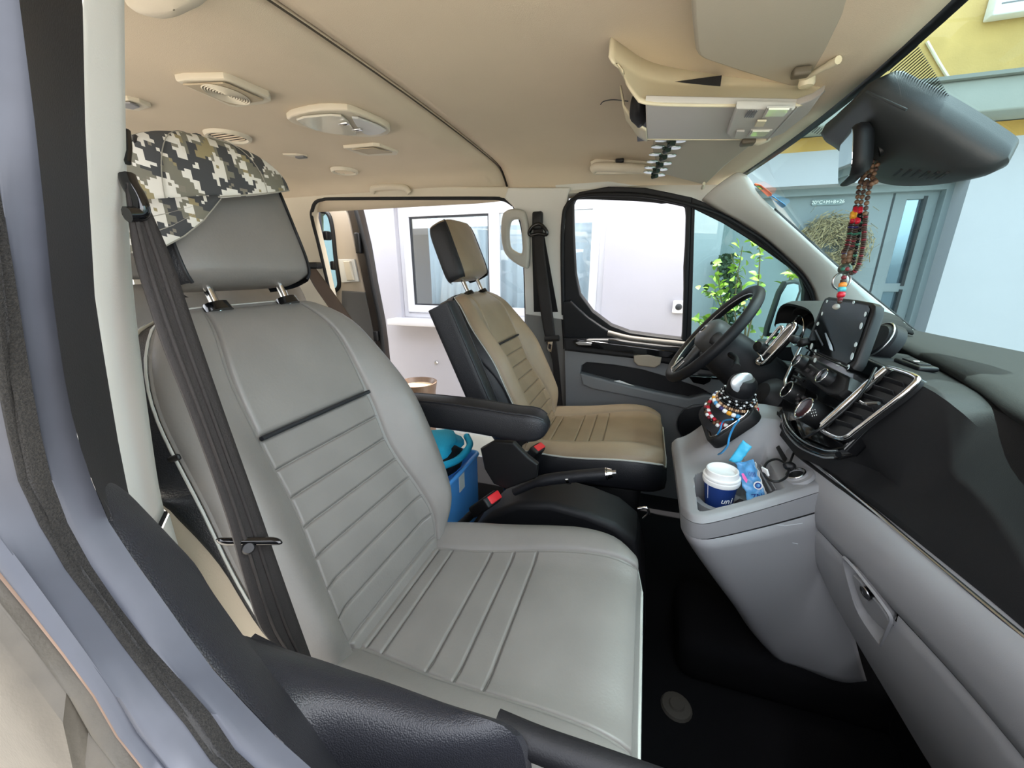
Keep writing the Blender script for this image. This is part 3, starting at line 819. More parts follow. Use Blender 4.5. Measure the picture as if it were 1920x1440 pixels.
def seat(name, label, xc, yc, zc, ang, lm, sm, hst=.64, cat_='car seat'):
    root = T(name, label, cat_, (xc+.2, yc, .03), 'front seats of the van')
    b = V((-math.sin(ang), 0, math.cos(ang))); n = V((math.cos(ang), 0, math.sin(ang)))
    O = V((xc, yc, zc))
    def S(y, v, off=0.): return O+b*v+n*(back_d(y, v)+off)+V((0, y, 0))
    # shell (black back and sides)
    rows = []
    vsn = [-.06+.67*i/30 for i in range(31)]
    for v in vsn:
        w = back_w(v)
        ring = [S(w*(-1+2*j/16), v, -.008) for j in range(17)]
        thk = .125-.05*sstep(.2, .6, v)
        for s, d in ((1.03, -.035-.02), (1.0, -thk*.75), (.85, -thk), (0, -thk-.01), (-.85, -thk), (-1.0, -thk*.75), (-1.03, -.055)):
            ring.append(O+b*v+n*d+V((0, w*s, 0))+n*(-.05*max(0, (v-.5)/.11)**2.2*.3))
        rows.append(ring)
    shell = grid('backrest', rows, sm, root, cu=True, caps=True, angle=60)
    for s in (-1, 1):
        st_r = []
        for v in [-.055+.66*i/30 for i in range(31)]:
            w = back_w(v); pts = []
            for j in range(7):
                hi = sstep(.22, .45, v); qe = .952+.048*hi
                if j < 3: q = .935+(qe-.935)*j/2; pts.append(S(s*w*q, v, .002))
                else:
                    k = (j-2)/4
                    pts.append(S(s*w*qe, v, .002-.002*k)+V((0, s*(.03*w+.003)*min(1, k*2)*hi, 0))-n*((.0015+.034*hi)*k))
            st_r.append(pts)
        grid('side_strip', st_r, BLEATH, root, angle=70)
    # grey skin
    rows = []
    for i in range(41):
        v = -.045+(.603+.045)*i/40
        w = back_w(v)
        rows.append([S(w*.93*(-1+2*j/36), v, 0.) for j in range(37)])
    skin = grid('backrest_cover', rows, lm, root, angle=70)
    # pads
    TS = [0, .010, .03, .07, .16, .3, .5, .7, .84, .93, .97, .99, 1.]
    def prof_(t, span, wd):
        d = min(t, 1-t)*span/wd          # distance from the edge in units of the seam width
        return 1-max(0., 1-d)**3
    def samples(n, span, wd):
        e = [0, wd*.12/span, wd*.3/span, wd*.6/span, wd/span]
        m = [wd/span+(1-2*wd/span)*i/n for i in range(1, n)]
        return e+m+[1-x for x in reversed(e)]
    def pad(nm, fa, fb, v0, v1, h, nu=14, nv=14, Sf=S, p=7, par=root, m=lm, wd=.007, seamline=True):
        rows = []
        um = abs(fb((v0+v1)/2)-fa((v0+v1)/2))
        ts_v = samples(max(3, nv//2), v1-v0, min(wd, (v1-v0)*.3)); ts_u = samples(max(6, nu), um, min(wd, um*.3))
        for tv in ts_v:
            v = v0+(v1-v0)*tv; r = []
            for tu in ts_u:
                y = fa(v)+(fb(v)-fa(v))*tu
                k = prof_(tu, um, wd)*prof_(tv, v1-v0, wd)
                r.append(Sf(y, v, -.002+(h+.002)*k))
            rows.append(r)
        o = grid(nm, rows, m, par, angle=80)
        if seamline:
            tube('stitch_line', [Sf(fa(v0)+(fb(v0)-fa(v0))*j/10, v0, .0010) for j in range(11)], .0005, STITCH, o, n=4)
        return o
    def seam(v): return cint([-.04, .05, .12, .25, .36, .5, .6], [.135, .15, .145, .125, .128, .122, .09], v)
    g = .0015
    v_pip = .378
    pad('upper_panel', lambda v: -seam(v)+g, lambda v: seam(v)-g, v_pip+.003, .598, .006, 18, 24, wd=.010, seamline=False)
    k = 7; v0 = .015
    hs_ = [(v_pip-.003-v0)/k]*k
    for i in range(k):
        pad('quilted_strip', lambda v: -seam(v)+g, lambda v: seam(v)-g, v0+i*hs_[i]+.0008, v0+(i+1)*hs_[i]-.0008, .0036, 18, 12, seamline=i > 0, wd=.0055)
    pad('lumbar_strip', lambda v: -seam(v)+g, lambda v: seam(v)-g, -.045, v0-.001, .007, 16, 6)
    for s in (-1, 1):
        f1 = (lambda v: seam(v)+g) if s > 0 else (lambda v: -back_w(v)*.93+.002)
        f2 = (lambda v: back_w(v)*.93-.002) if s > 0 else (lambda v: -seam(v)-g)
        pad('bolster', f1, f2, -.045, .600, .006, 16, 70, wd=.010, seamline=False)
    tube('dark_piping', [S(-seam(v_pip)+2*seam(v_pip)*j/16, v_pip, .007) for j in range(17)], .0042, PIPEB, root, n=6)
    # light piping round the grey cover
    pv = [S(-back_w(v)*.94, v, .001) for v in [-.04+.64*i/30 for i in range(31)]]
    pv += [S(back_w(.6)*.94*(-1+2*j/8), .604, -.002) for j in range(1, 8)]
    pv += [S(back_w(v)*.94, v, .001) for v in [.60-.64*i/30 for i in range(31)]]
    tube('cover_piping', pv, .0022, PIPE, root, n=6)
    # ---- cushion
    CX = [0, .1, .3, .38, .42, .447, .460]; CWd = [.225, .245, .262, .258, .243, .215, .175]
    def cw(x): return cint(CX, CWd, x)
    def cz(x): return cint([-.04, 0, .15, .30, .39, .432, .452, .462], [-.012, -.008, .004, .026, .034, .026, .012, -.012], x)
    def C_(y, x, off=0.):
        w = cw(x); a = abs(y); s = a/w
        bol = .026*sstep(.12, .20, a)*(1-.35*sstep(.3, .45, x))
        roll = -.036*max(0, (s-.75)/.25)**2.2
        return V((xc+x+(off if x > .43 else 0)*.6, yc+y, zc+cz(x)+bol+roll+off))
    xs2 = [-.03+.490*i/36 for i in range(37)]
    grid('cushion_cover', [[C_(cw(x)*.985*(-1+2*j/36), x) for j in range(37)] for x in xs2], lm, root, angle=70)
    def cs(x): return cint([-.03, .05, .2, .35, .45], [.128, .132, .15, .162, .165], x)
    lines = [-.02, .022, .055, .145, .195, .245, .452]
    for i in range(6):
        a, e = lines[i]+.0008, lines[i+1]-.0008
        pad('cushion_strip' if i < 5 else 'cushion_front_panel', lambda x: -cs(x)+g, lambda x: cs(x)-g, a, e, .0036, 20, 30 if i == 5 else 10, Sf=C_, seamline=i > 0, wd=.0055)
    for s in (-1, 1):
        f1 = (lambda x: cs(x)+g) if s > 0 else (lambda x: -cw(x)*.975)
        f2 = (lambda x: cw(x)*.975) if s > 0 else (lambda x: -cs(x)-g)
        pad('cushion_bolster', f1, f2, -.02, .452, .005, 16, 60, Sf=C_, wd=.010, seamline=False)
    outl = [C_(-cw(x)*.985, x) for x in xs2]+[C_(cw(.46)*.985*(-1+2*j/12), .46) for j in range(1, 12)]+[C_(cw(x)*.985, x) for x in xs2[::-1]]
    tube('cushion_piping', outl, .0032, PIPE, root, n=6)
    ctr = V((xc+.2, yc, 0))
    rows = []
    for dz, ex in ((-.004, 1.0), (-.012, 1.02), (-.05, 1.03), (-.085, 1.02), (-.10, .97), (-.105, .8)):
        rows.append([V((ctr.x+(p.x-ctr.x)*ex, ctr.y+(p.y-ctr.y)*ex, (p.z if dz > -.02 else .6*p.z+.4*zc)+dz)) for p in outl])
    grid('cushion_side', rows, BLEATH, root, angle=60)
    box('seat_base', (xc+.14, yc, .225), (.50, .44, .36), BPLAST, root, r=.03)
    # ---- headrest
    hb = O+b*hst+n*(-.035)
    hw, hh, hd = .134, .215, .052
    rows = []
    for i in range(25):
        t = i/24; h = hh*t
        e = (1-abs(2*t-1)**5)**(1/5)
        wv = hw*(.72+.28*e)*(1-.08*t); dv = hd*(.35+.65*e)
        r = []
        for j in range(32):
            a = 2*math.pi*j/32
            ca, sa = math.cos(a), math.sin(a)
            yy = math.copysign(abs(ca)**.55, ca)*wv; dd = math.copysign(abs(sa)**.6, sa)*dv
            r.append(hb+b*(h+.004*math.copysign(1, 0))+n*(dd+.015*t)+V((0, yy, 0)))
        rows.append(r)
    hr = grid('headrest', rows, lm, root, cu=True, caps=True, angle=70)
    # dark side panels of the headrest
    for s in (-1, 1):
        rows = []
        for i in range(25):
            t = .015+.97*i/24
            e = (1-abs(2*t-1)**5)**(1/5)
            wv = hw*(.72+.28*e)*(1-.08*t); dv = hd*(.35+.65*e)
            r = []
            for j in range(17):
                a = math.radians(-66+104*j/16)
                ca, sa = math.cos(a), math.sin(a)
                r.append(hb+b*(hh*t)+n*(math.copysign(abs(sa)**.6, sa)*dv*1.012+.015*t)+V((0, s*(abs(ca)**.55*wv+.0022), 0)))
            rows.append(r)
        sp = grid('headrest_side', rows, BLEATH, root, angle=80)
        tube('headrest_piping', [r[-1] for r in rows], .003, PIPEB, sp, n=6)
    for s in (-1, 1):
        p0 = O+b*.575+n*(-.035)+V((0, s*.068, 0)); p1 = hb+b*.03+V((0, s*.068, 0))
        tube('headrest_post', [p0, p1], .0075, CHROME, root, n=12)
        tube('post_guide', [O+b*.592+n*(-.035)+V((0, s*.068, 0)), O+b*.606+n*(-.035)+V((0, s*.068, 0))], [.022, .018], BGLOSS, root, n=16)
    return root, S, O, b, n
pseat, PS, PO, Pb, Pn = seat('car_seat', 'grey leather passenger seat nearest the camera, with a camouflage cap on top', -.415, .532, .492, math.radians(21.0), LEATH, BEIGE, .628)
dseat, DS, DO, Db, Dn = seat('car_seat', 'worn beige grey driver seat behind the steering wheel', -.345, 1.455, .485, math.radians(25.5), LEATHD, BLEATH, .65)
# fabric maker tag on each bolster
for S_, s, r in ((PS, -1, pseat), (DS, 1, dseat)):
    yy = s*back_w(.40)*.95
    q = S_(yy, .40, .004)
    box('seat_tag', q, (.005, .008, .03), BPLAST, r, r=.002, rot=frame((0, 1, 0), (-.36, 0, .93)))
# armrests
def armrest(root, axis_pts, w, h, upv):
    pts = cat(axis_pts, 16); n_ = len(pts); rows = []
    for i, p in enumerate(pts):
        t = i/(n_-1)
        tg = (pts[min(n_-1, i+1)]-pts[max(0, i-1)]).normalized()
        u = V(upv); u = (u-tg*u.dot(tg)).normalized(); s = tg.cross(u)
        e = math.sqrt(max(.02, 1-max(0, (.07-t)/.07)**2))*math.sqrt(max(.02, 1-max(0, (t-.80)/.20)**2.4))
        r = []
        for j in range(20):
            a = 2*math.pi*j/20; ca, sa = math.cos(a), math.sin(a)
            r.append(p+s*(math.copysign(abs(ca)**.5, ca)*w/2*(.25+.75*e))+u*(math.copysign(abs(sa)**.55, sa)*h/2*e))
        rows.append(r)
    o = grid('armrest', rows, BLEATH, root, cu=True, caps=True, angle=70)
    for k in (3, 7):
        tube('armrest_piping', [r[k] for r in rows[1:-2]], .0028, PIPEB, o, n=6)
    return o
armrest(pseat, [V((-.60, .862, .735)), V((-.5, .862, .738)), V((-.38, .862, .738)), V((-.27, .862, .733)), V((-.192, .862, .738))], .075, .078, (0, 0, 1))
a0, a1 = P(905, 752, Y=1.14), P(832, 582, Y=1.14)
armrest(dseat, [a0+(a0-a1)*.15, a0, a0.lerp(a1, .5), a1, a1+(a1-a0)*.04], .07, .085, (1, 0, .3))

# ================================================================== BELTS
def ribbon(name, L, R, mat, parent, th=.0025):
    return grid(name, [[a.lerp(b, j/6)+V((0, 0, 0)) for j in range(7)] for a, b in zip(L, R)], mat, parent, thick=th, off=0, angle=60)
sb = T('seat_belt', 'dark brown black seat belt running down in front of the passenger seat', 'seat belt', P(250, 370, Y=.27))
Lp = [((236, 345), -.425), ((250, 470), -.42), ((276, 560), -.41), ((310, 660), -.40), ((350, 760), -.395), ((398, 890), -.39), ((430, 985), -.385), ((462, 1100), -.385), ((490, 1180), -.385), ((525, 1220), -.385), ((540, 1240), -.385)]
Rp = [((258, 345), -.43), ((318, 480), -.42), ((352, 580), -.41), ((390, 690), -.40), ((425, 790), -.395), ((468, 910), -.39), ((500, 1000), -.385), ((535, 1100), -.385), ((560, 1170), -.385), ((580, 1225), -.385), ((592, 1260), -.385)]
L = resample(cat([P(*p, X=x) for p, x in Lp], 4), 48); R = resample(cat([P(*p, X=x) for p, x in Rp], 4), 48)
ribbon('webbing', L, R, BFABRIC, sb)
for k in (.34, .66):
    tube('webbing_rib', [a.lerp(b, k)+V((.0015, -.002, 0)) for a, b in zip(L, R)], .0022, BFABRIC, sb, n=6)
dr_ = T('belt_anchor', 'black belt guide on the near pillar beside the cap', 'belt anchor', P(245, 370, Y=.25))
tube('anchor_loop', cat([P(238, 330, X=-.432), P(246, 350, X=-.428), P(256, 366, X=-.425), P(264, 386, X=-.422), P(262, 400, X=-.422), P(238, 402, X=-.422)], 4), .0065, BGLOSS, dr_, n=10)
tube('anchor_cover', cat([P(237, 245, X=-.45), P(240, 275, X=-.445), P(238, 305, X=-.44)], 3), .003, BGLOSS, dr_, n=10)
gp = T('belt_guide', 'flat black latch plate threaded on the passenger seat belt', 'belt latch', P(462, 1015, X=-.38))
g0, g1 = P(402, 1016, X=-.378), P(526, 1014, X=-.378)
um = (g1-g0).normalized()
plate('latch_plate', rr((g0+g1)/2, um, (.3, -.4, .86), (g1-g0).length, .022, .010), [], .012, BGLOSS, gp, bev=.004, n=ray(462, 1015)*-1)
lathe('stop_button', [(.0001, .004), (.005, .004), (.0065, .001), (.0065, -.002)], P(466, 1028, X=-.379), ray(466, 1028)*-1, BPLAST, gp, n=14)
# driver belt on the far pillar
db = T('seat_belt', 'black seat belt on the far pillar behind the driver seat', 'seat belt', PF(1010, 430, -.05))
L = [PF(1000, 428, -.045), PF(1001, 480, -.05), PF(1007, 540, -.06), PF(1016, 600, -.08), PF(1024, 640, -.09), PF(1036, 680, -.06), PF(1042, 760, -.03)]
R = [PF(1018, 428, -.045), PF(1022, 480, -.05), PF(1030, 540, -.06), PF(1038, 600, -.08), PF(1043, 640, -.09), PF(1048, 680, -.06), PF(1055, 760, -.03)]
ribbon('webbing', resample(cat(L, 5), 30), resample(cat(R, 5), 30), BFABRIC, db)
plate('slot_shadow', PFs([(997, 440), (1020, 440), (1046, 585), (1001, 585)], -.0165), [], .004, BPLAST, db, n=(0, -1, -.175))
box('height_slider', PF(1008, 414, -.03), (.045, .03, .075), BPLAST, db, r=.01)
box('slider_top', PF(1007, 402, -.025), (.03, .02, .03), WHITEP, db, r=.004)
tube('anchor_loop', cat([PF(992, 436, -.045), PF(1000, 424, -.045), PF(1012, 420, -.045), PF(1024, 432, -.045), PF(1024, 440, -.045), PF(1010, 438, -.045), PF(996, 441, -.045)], 4, True), .008, BGLOSS, db, n=8, closed=True)
tube('latch_grip', [PF(1022, 636, -.1), PF(1048, 634, -.1)], .014, BPLAST, db, n=10)
plate('latch_tongue', [PF(*p, -.1) for p in [(1027, 640), (1036, 641), (1034, 660), (1026, 657)]], [[PF(*p, -.1) for p in [(1028.5, 645), (1034, 646), (1032.5, 655), (1028, 653)]]], .004, CHROME, db, n=(0, -1, 0))
# buckles
def buckle(px_top, px_bot, Y, label, tilt):
    a, c = P(*px_top, Y=Y), P(*px_bot, Y=Y)
    t = T('seat_belt_buckle', label, 'belt buckle', c, 'red button seat belt buckles')
    u = (a-c).normalized(); Lh = (a-c).length
    R_ = frame(V((0, 1, 0)).lerp(V((1, 0, 0)), tilt), u)
    R3 = Matrix((R_.col[0], R_.col[1], R_.col[2])).transposed()
    box('buckle_body', a.lerp(c, .5), (.056, Lh*1.15, .034), BPLAST, t, r=.006, rot=R3.to_4x4())
    box('red_button', a+u*.002, (.046, .014, .024), RED, t, r=.003, rot=R3.to_4x4())
    tube('buckle_stalk', [c, c-u*.10+V((0, 0, -.02))], .012, BPLAST, t, n=8)
buckle((925, 934), (893, 956), .90, 'red buttoned belt buckle beside the passenger seat cushion', .25)
buckle((1010, 840), (986, 873), 1.20, 'red buttoned belt buckle beside the driver seat cushion', .25)

# ================================================================== HANDBRAKE AND BOX BETWEEN THE SEATS
hb_ = T('handbrake_console', 'black handbrake console between the front seats', 'handbrake console', (-.2, .98, .03))
prof = [(-.46, .05), (.08, .05), (.085, .12), (.065, .30), (.035, .40), (-.02, .44), (-.10, .46), (-.20, .47), (-.30, .45), (-.38, .40), (-.44, .33)]
plate('housing', [V((x, .94, z)) for x, z in prof], [], .16, BSOFT, hb_, bev=.02, n=(0, -1, 0), seg=3)
plate('recliner_cover', [P(*p, Y=.925) for p in [(900, 842), (925, 828), (962, 830), (990, 858), (1008, 872), (1006, 896), (950, 918), (925, 908), (908, 880)]], [], .02, BPLAST, hb_, bev=.005, n=(0, -1, 0))
hl = T('handbrake_lever', 'black leather handbrake lever with chrome tip', 'handbrake', P(1010, 898, Y=.96))
h0, h1 = P(1015, 902, Y=.96), P(1140, 888, Y=.96)
tube('grip', cat([h0+V((-.08, 0, -.05)), h0, h0.lerp(h1, .5)+V((0, 0, .003)), h1], 5), [.012]*5+[.0165]*11, BLEATH, hl, n=14)
tube('chrome_ring', [h0.lerp(h1, .40), h0.lerp(h1, .44)], .0172, CHROME, hl, n=16)
tube('chrome_tip', [h1-(h1-h0).normalized()*.004, h1, h1+(h1-h0).normalized()*.012], [.0175, .016, .011], CHROME, hl, n=16)
tube('release_button', [h1+(h1-h0).normalized()*.010, h1+(h1-h0).normalized()*.022], .007, SATIN, hl, n=10)
tube('seat_slide_bar', cat([P(1196, 954, Y=1.0), P(1212, 952, Y=1.0), P(1216, 962, Y=1.0), P(1206, 972, Y=1.0)], 3), .004, CHROME, hb_, n=8)
# blue box with things in it
BLUE = M('blue_translucent_plastic', (96, 176, 255), .3, trans=.15, ior=1.3)
BLUE.node_tree.nodes['Principled BSDF'].inputs['Emission Color'].default_value = lin((40, 120, 230))
bx = T('storage_box', 'translucent blue plastic box on the floor behind the armrest', 'plastic box', (-.74, 1.2, .03))
cbx = V((-.73, 1.22, .20))
plate('wall', [cbx+V((x, y, .16)) for x, y in ((-.12, -.15), (.12, -.15), (.12, .15), (-.12, .15))], [[cbx+V((x, y, .16)) for x, y in ((-.112, -.142), (.112, -.142), (.112, .142), (-.112, .142))]], .30, BLUE, bx, n=(0, 0, 1))
box('bottom', cbx+V((0, 0, -.13)), (.23, .29, .01), BLUE, bx)
tube('rim', rr(cbx+V((0, 0, .16)), (1, 0, 0), (0, 1, 0), .25, .31, .02), .009, BLUE, bx, n=8, closed=True)
box('price_tag', P(866, 903, X=-.608), (.002, .045, .07), WHITEP, bx, r=.0)
jk = T('folded_towel', 'turquoise and black cloth stuffed on top of the blue box', 'cloth', cbx+V((0, 0, .17)))
TURQ = M('turquoise_cloth', (26, 164, 206), .85, bump=.6, bscale=300)
def blob(name, c, s, mat, parent, f=6., amp=.25, seed=0.):
    bm = bmesh.new(); bmesh.ops.create_icosphere(bm, subdivisions=3, radius=1.)
    for v in bm.verts:
        nn = noise.noise(v.co*1.6+V((seed, seed*2, 0)))
        v.co = v.co*(1+amp*nn)
        v.co = V((v.co.x*s[0], v.co.y*s[1], v.co.z*s[2]))
    me = bpy.data.meshes.new(name); bm.to_mesh(me); bm.free()
    return link_mesh(name, me, mat, parent, c, True, 80)
blob('turquoise_fold', cbx+V((.0, .0, .245)), (.11, .13, .035), TURQ, jk, seed=3)
blob('black_fold', cbx+V((.05, -.03, .20)), (.07, .12, .06), BSOFT, jk, seed=8)
tube('fold_edge', cat([cbx+V((.1, -.12, .23)), cbx+V((.12, -.02, .215)), cbx+V((.12, .08, .225)), cbx+V((.08, .14, .235))], 5), .014, TURQ, jk, n=8)

# ================================================================== REAR SEATS
def rear_seat(x, y, label):
    t = T('car_seat', label, 'car seat', (x, y, .03), 'rear passenger seats')
    a = math.radians(14); b = V((-math.sin(a), 0, math.cos(a)))
    def sec(c, w, d, h0, h1, mat, nm, p=4.):
        rows = []
        for i in range(17):
            tt = i/16; e = (1-abs(2*tt-1)**p)**(1/p)
            r = []
            for j in range(24):
                q = 2*math.pi*j/24; ca, sa = math.cos(q), math.sin(q)
                r.append(c+b*(h0+(h1-h0)*tt)+V((math.copysign(abs(sa)**.6, sa)*d*(.4+.6*e), math.copysign(abs(ca)**.5, ca)*w*(.7+.3*e), 0)))
            rows.append(r)
        return grid(nm, rows, mat, t, cu=True, caps=True, angle=70)
    sec(V((x, y, .42)), .25, .06, 0, .64, LEATH, 'backrest')
    sec(V((x, y, .42))+b*.66, .12, .045, 0, .16, LEATH, 'headrest', 3)
    for s in (-1, 1): tube('headrest_post', [V((x, y+s*.06, .42))+b*.6, V((x, y+s*.06, .42))+b*.69], .007, CHROME, t, n=8)
    box('cushion', (x+.24, y, .40), (.48, .50, .13), LEATH, t, r=.04)
    box('base', (x+.2, y, .18), (.35, .4, .3), BPLAST, t, r=.02)
rear_seat(-1.72, .50, 'grey rear seat glimpsed behind the near seat belt')
rear_seat(-1.72, 1.02, 'grey rear seat glimpsed below the passenger headrest')
rear_seat(-1.72, 1.54, 'grey rear seat beside the open sliding door')
rb = T('rear_belt', 'brown black rear seat belt hanging right of the passenger headrest', 'seat belt', P(600, 500, Y=1.74))
L = [P(570, 500, Y=1.72), P(588, 535, Y=1.66), P(612, 570, Y=1.6), P(640, 610, Y=1.55)]
R = [P(590, 500, Y=1.72), P(612, 530, Y=1.66), P(642, 572, Y=1.6), P(668, 610, Y=1.55)]
ribbon('webbing', resample(cat(L, 5), 20), resample(cat(R, 5), 20), M('brown_webbing', (84, 72, 64), .8, bump=.3, bscale=400), rb)
box('belt_outlet', P(584, 498, Y=1.73), (.11, .05, .035), BPLAST, rb, r=.01)

# ================================================================== CAP
def camo():
    m = bpy.data.materials.new('pixel_camouflage'); m.use_nodes = True
    nt = m.node_tree; b = nt.nodes['Principled BSDF']; b.inputs['Roughness'].default_value = .9
    tc = nt.nodes.new('ShaderNodeTexCoord')
    def snap(s):
        q = nt.nodes.new('ShaderNodeVectorMath'); q.operation = 'SNAP'; q.inputs[1].default_value = (s, s, s)
        nt.links.new(tc.outputs['UV'], q.inputs[0]); return q
    def nz(src, scale, seed):
        n_ = nt.nodes.new('ShaderNodeTexNoise'); n_.inputs['Scale'].default_value = scale; n_.inputs['Detail'].default_value = 2.5
        a = nt.nodes.new('ShaderNodeVectorMath'); a.inputs[1].default_value = (seed, seed, seed)
        nt.links.new(src.outputs[0], a.inputs[0]); nt.links.new(a.outputs[0], n_.inputs['Vector']); return n_
    s1 = snap(.0040)
    cols = [((206, 203, 194), None, 0), ((140, 130, 98), 26, .55), ((112, 110, 98), 24, .55), ((62, 64, 66), 22, .51), ((210, 208, 200), 34, .58), ((120, 116, 104), 60, .66)]
    prev = None
    for i, (c, sc, th) in enumerate(cols):
        if prev is None:
            rgb = nt.nodes.new('ShaderNodeRGB'); rgb.outputs[0].default_value = lin(c); prev = rgb.outputs[0]; continue
        n_ = nz(s1, sc, i*7.3)
        gt = nt.nodes.new('ShaderNodeMath'); gt.operation = 'GREATER_THAN'; gt.inputs[1].default_value = th
        nt.links.new(n_.outputs['Fac'], gt.inputs[0])
        mx = nt.nodes.new('ShaderNodeMix'); mx.data_type = 'RGBA'
        nt.links.new(gt.outputs[0], mx.inputs['Factor']); nt.links.new(prev, mx.inputs['A']); mx.inputs['B'].default_value = lin(c)
        prev = mx.outputs['Result']
    nt.links.new(prev, b.inputs['Base Color'])
    return m
CAMO = camo()
cp = T('camouflage_cap', 'pixel camouflage baseball cap hung over the passenger headrest', 'cap', PO+Pb*.80)
# the cap seen from the side: crown over the headrest, peak hanging down at the outer side
uy = V((0, 1, 0)); ux = V((1, 0, 0)); uz = V((0, 0, 1))
cc = V((-.715, .535, 1.215))
rows = []
def cap_pt(th, ph):
    # th around (0 = towards +Y), ph from rim (0) to button (pi/2)
    ct, st = math.cos(th), math.sin(th)
    ry, rx = (.130 if ct > 0 else .150), .098
    top = .088
    rim = -.02+.045*ct*-0+(.052*(ct+1)/2 - .012*(1-ct)/2)       # the rim rises to the right, drops to the left
    e = math.cos(ph)**.75
    y = ry*e*ct*(1.0)+(-.012)*(1-math.cos(ph)); x = rx*e*st
    z = rim+(top-rim)*math.sin(ph)**1.05
    return cc+V((x, y, z))
for i in range(15):
    ph = (math.pi/2)*i/14*.995
    rows.append([cap_pt(2*math.pi*j/48, ph) for j in range(48)])
crown = grid('crown', rows, CAMO, cp, cu=True, thick=.002, angle=80)
def uv_from(o, axis_scale=1.):
    me = o.data; uvl = me.uv_layers.new(name='UVMap')
    for pl_ in me.polygons:
        for li in pl_.loop_indices:
            co = me.vertices[me.loops[li].vertex_index].co
            uvl.data[li].uv = (co.y*.95+co.x*.55, co.z+.35*co.x)
uv_from(crown)
STW = M('cap_thread', (150, 147, 136), .8)
for k in range(6):
    th = 2*math.pi*(k+.35)/6
    tube('panel_seam', [cap_pt(th, math.pi/2*i/12*.99)+V((math.cos(th)*0+math.sin(th)*.001, math.cos(th)*.001, .0012)) for i in range(13)], .0007, STW, cp, n=5)
tube('rim_band', [cap_pt(2*math.pi*j/48, .02)*1.0 for j in range(48)], .0012, STW, cp, n=6, closed=True)
lathe('cap_button', [(.0001, .007), (.006, .005), (.008, 0)], cap_pt(0, math.pi/2*.995)+V((0, 0, .001)), (0, 0, 1), CAMO, cp, n=12)
# peak
pk = []
tipc = P(308, 470, X=-.655)
for i in range(11):
    s = -1+2*i/10
    th = math.pi+s*1.15
    rim_p = cap_pt(th, .0)
    out = V((.030, -.012, -.062))*(1-abs(s)**2.6)
    pk.append([rim_p+V((0, 0, .004)), rim_p+out*.35+V((0, -.004*(1-abs(s)), 0)), rim_p+out*.7, rim_p+out+V((.012*(1-abs(s)), .004, 0))])
peak = grid('peak', pk, CAMO, cp, thick=.004, off=0, angle=80)
uv_from(peak)
for k in (1, 2):
    tube('peak_stitch', [r[k]+V((.0, -.003, 0)) for r in pk[1:-1]], .0006, STW, peak, n=5)
tube('peak_edge', [r[3] for r in pk], .0014, STW, peak, n=6)
# ================================================================== DASHBOARD
dash = T('dashboard', 'black and grey dashboard with glove box and chrome strip', 'dashboard', (.5, YC, .3))
def xlip(Y): return cint([.2, .5, .665, .80, 1.025, 1.33, 1.75], [.44, .455, .478, .521, .574, .625, .66], Y)
def xstr(Y): return cint([.2, .53, .70, 1.0, 1.2, 1.75], [.465, .450, .425, .375, .37, .40], Y)
YS = [.20+i*.05 for i in range(32)]
rows = []
for Y in YS:
    L = xlip(Y); q = (Y-YC)/.72
    rows.append([V((x, Y, z)) for x, z in ((1.0-.08*q*q, .885), (.9-.08*q*q, .905), (L+.12, .925), (L+.05, .933), (L+.012, .931), (L-.004, .924), (L-.006, .914), (L+.006, .902), (L+.02, .893))])
grid('dash_top', rows, DTOP, dash, angle=60)
def spx(z): return .45-(.92-z)*.5
rows = []
for Y in [.20+i*.02 for i in range(78)]:
    L = xlip(Y); s = xstr(Y)
    if Y > 1.12: s = s+.16*sstep(1.12, 1.2, Y)
    k = sstep(.66, .80, Y)*(1-sstep(1.14, 1.2, Y))
    pts = [(L+.03, .897), (L+.024, .893), (L*.82+s*.18+.020, .852), (L*.5+s*.5+.022, .80), (L*.2+s*.8+.018, .735), (s+.010, .703), (s+.012, .69)]
    pts2 = [(L+.03, .905), (L*.55+spx(.91)*.45, .914), (spx(.914)+.001, .914), (spx(.80)+.001, .80), (spx(.735)+.001, .735), (spx(.703)+.006, .703), (s+.012, .69)]
    hi = 1-sstep(1.14, 1.2, Y)
    ks = [k, k, k, sstep(.72, .86, Y)*hi, sstep(.84, .93, Y)*hi, sstep(.88, .95, Y)*hi, k]
    rows.append([V((x*(1-q)+x2*q, Y, z*(1-q)+z2*q)) for (x, z), (x2, z2), q in zip(pts, pts2, ks)])
grid('dash_face', rows, DFACE, dash, angle=40)
YP = [.20+i*.04 for i in range(22)]+[1.07]
# chrome strip with a dark shadow line over it
tube('chrome_strip', cat([P(1497, 840, Z=.692), P(1560, 893, Z=.69), P(1640, 958, Z=.69), P(1700, 1010, Z=.688), P(1800, 1094, Z=.687), P(1920, 1194, Z=.686), P(2050, 1300, Z=.685)], 6), .0035, CHROME, dash, n=8)
tube('strip_shadow_gap', cat([P(1490, 846, Z=.688)+V((0.004, 0, -.006)), P(1640, 966, Z=.683), P(1800, 1103, Z=.68), P(1920, 1204, Z=.679), P(2050, 1310, Z=.678)], 6), .0042, BPLAST, dash, n=8)
# grey knee roll under the strip
rows = []
for Y in YP:
    s = xstr(Y)
    e = sstep(1.0, .9, Y) if False else 1.
    pts = [(s+.02, .69), (s+.002, .686), (s-.010, .672), (s-.016, .65), (s-.015, .62), (s-.010, .592), (s-.004, .572), (s+.004, .568), (s+.03, .566)]
    rows.append([V((x, Y, z)) for x, z in pts])
grid('knee_roll', rows, DGREY, dash, angle=60)
def pip(x, y, poly):
    c = False; j = len(poly)-1
    for i in range(len(poly)):
        xi, yi = poly[i]; xj, yj = poly[j]
        if (yi > y) != (yj > y) and x < (xj-xi)*(y-yi)/(yj-yi)+xi: c = not c
        j = i
    return c
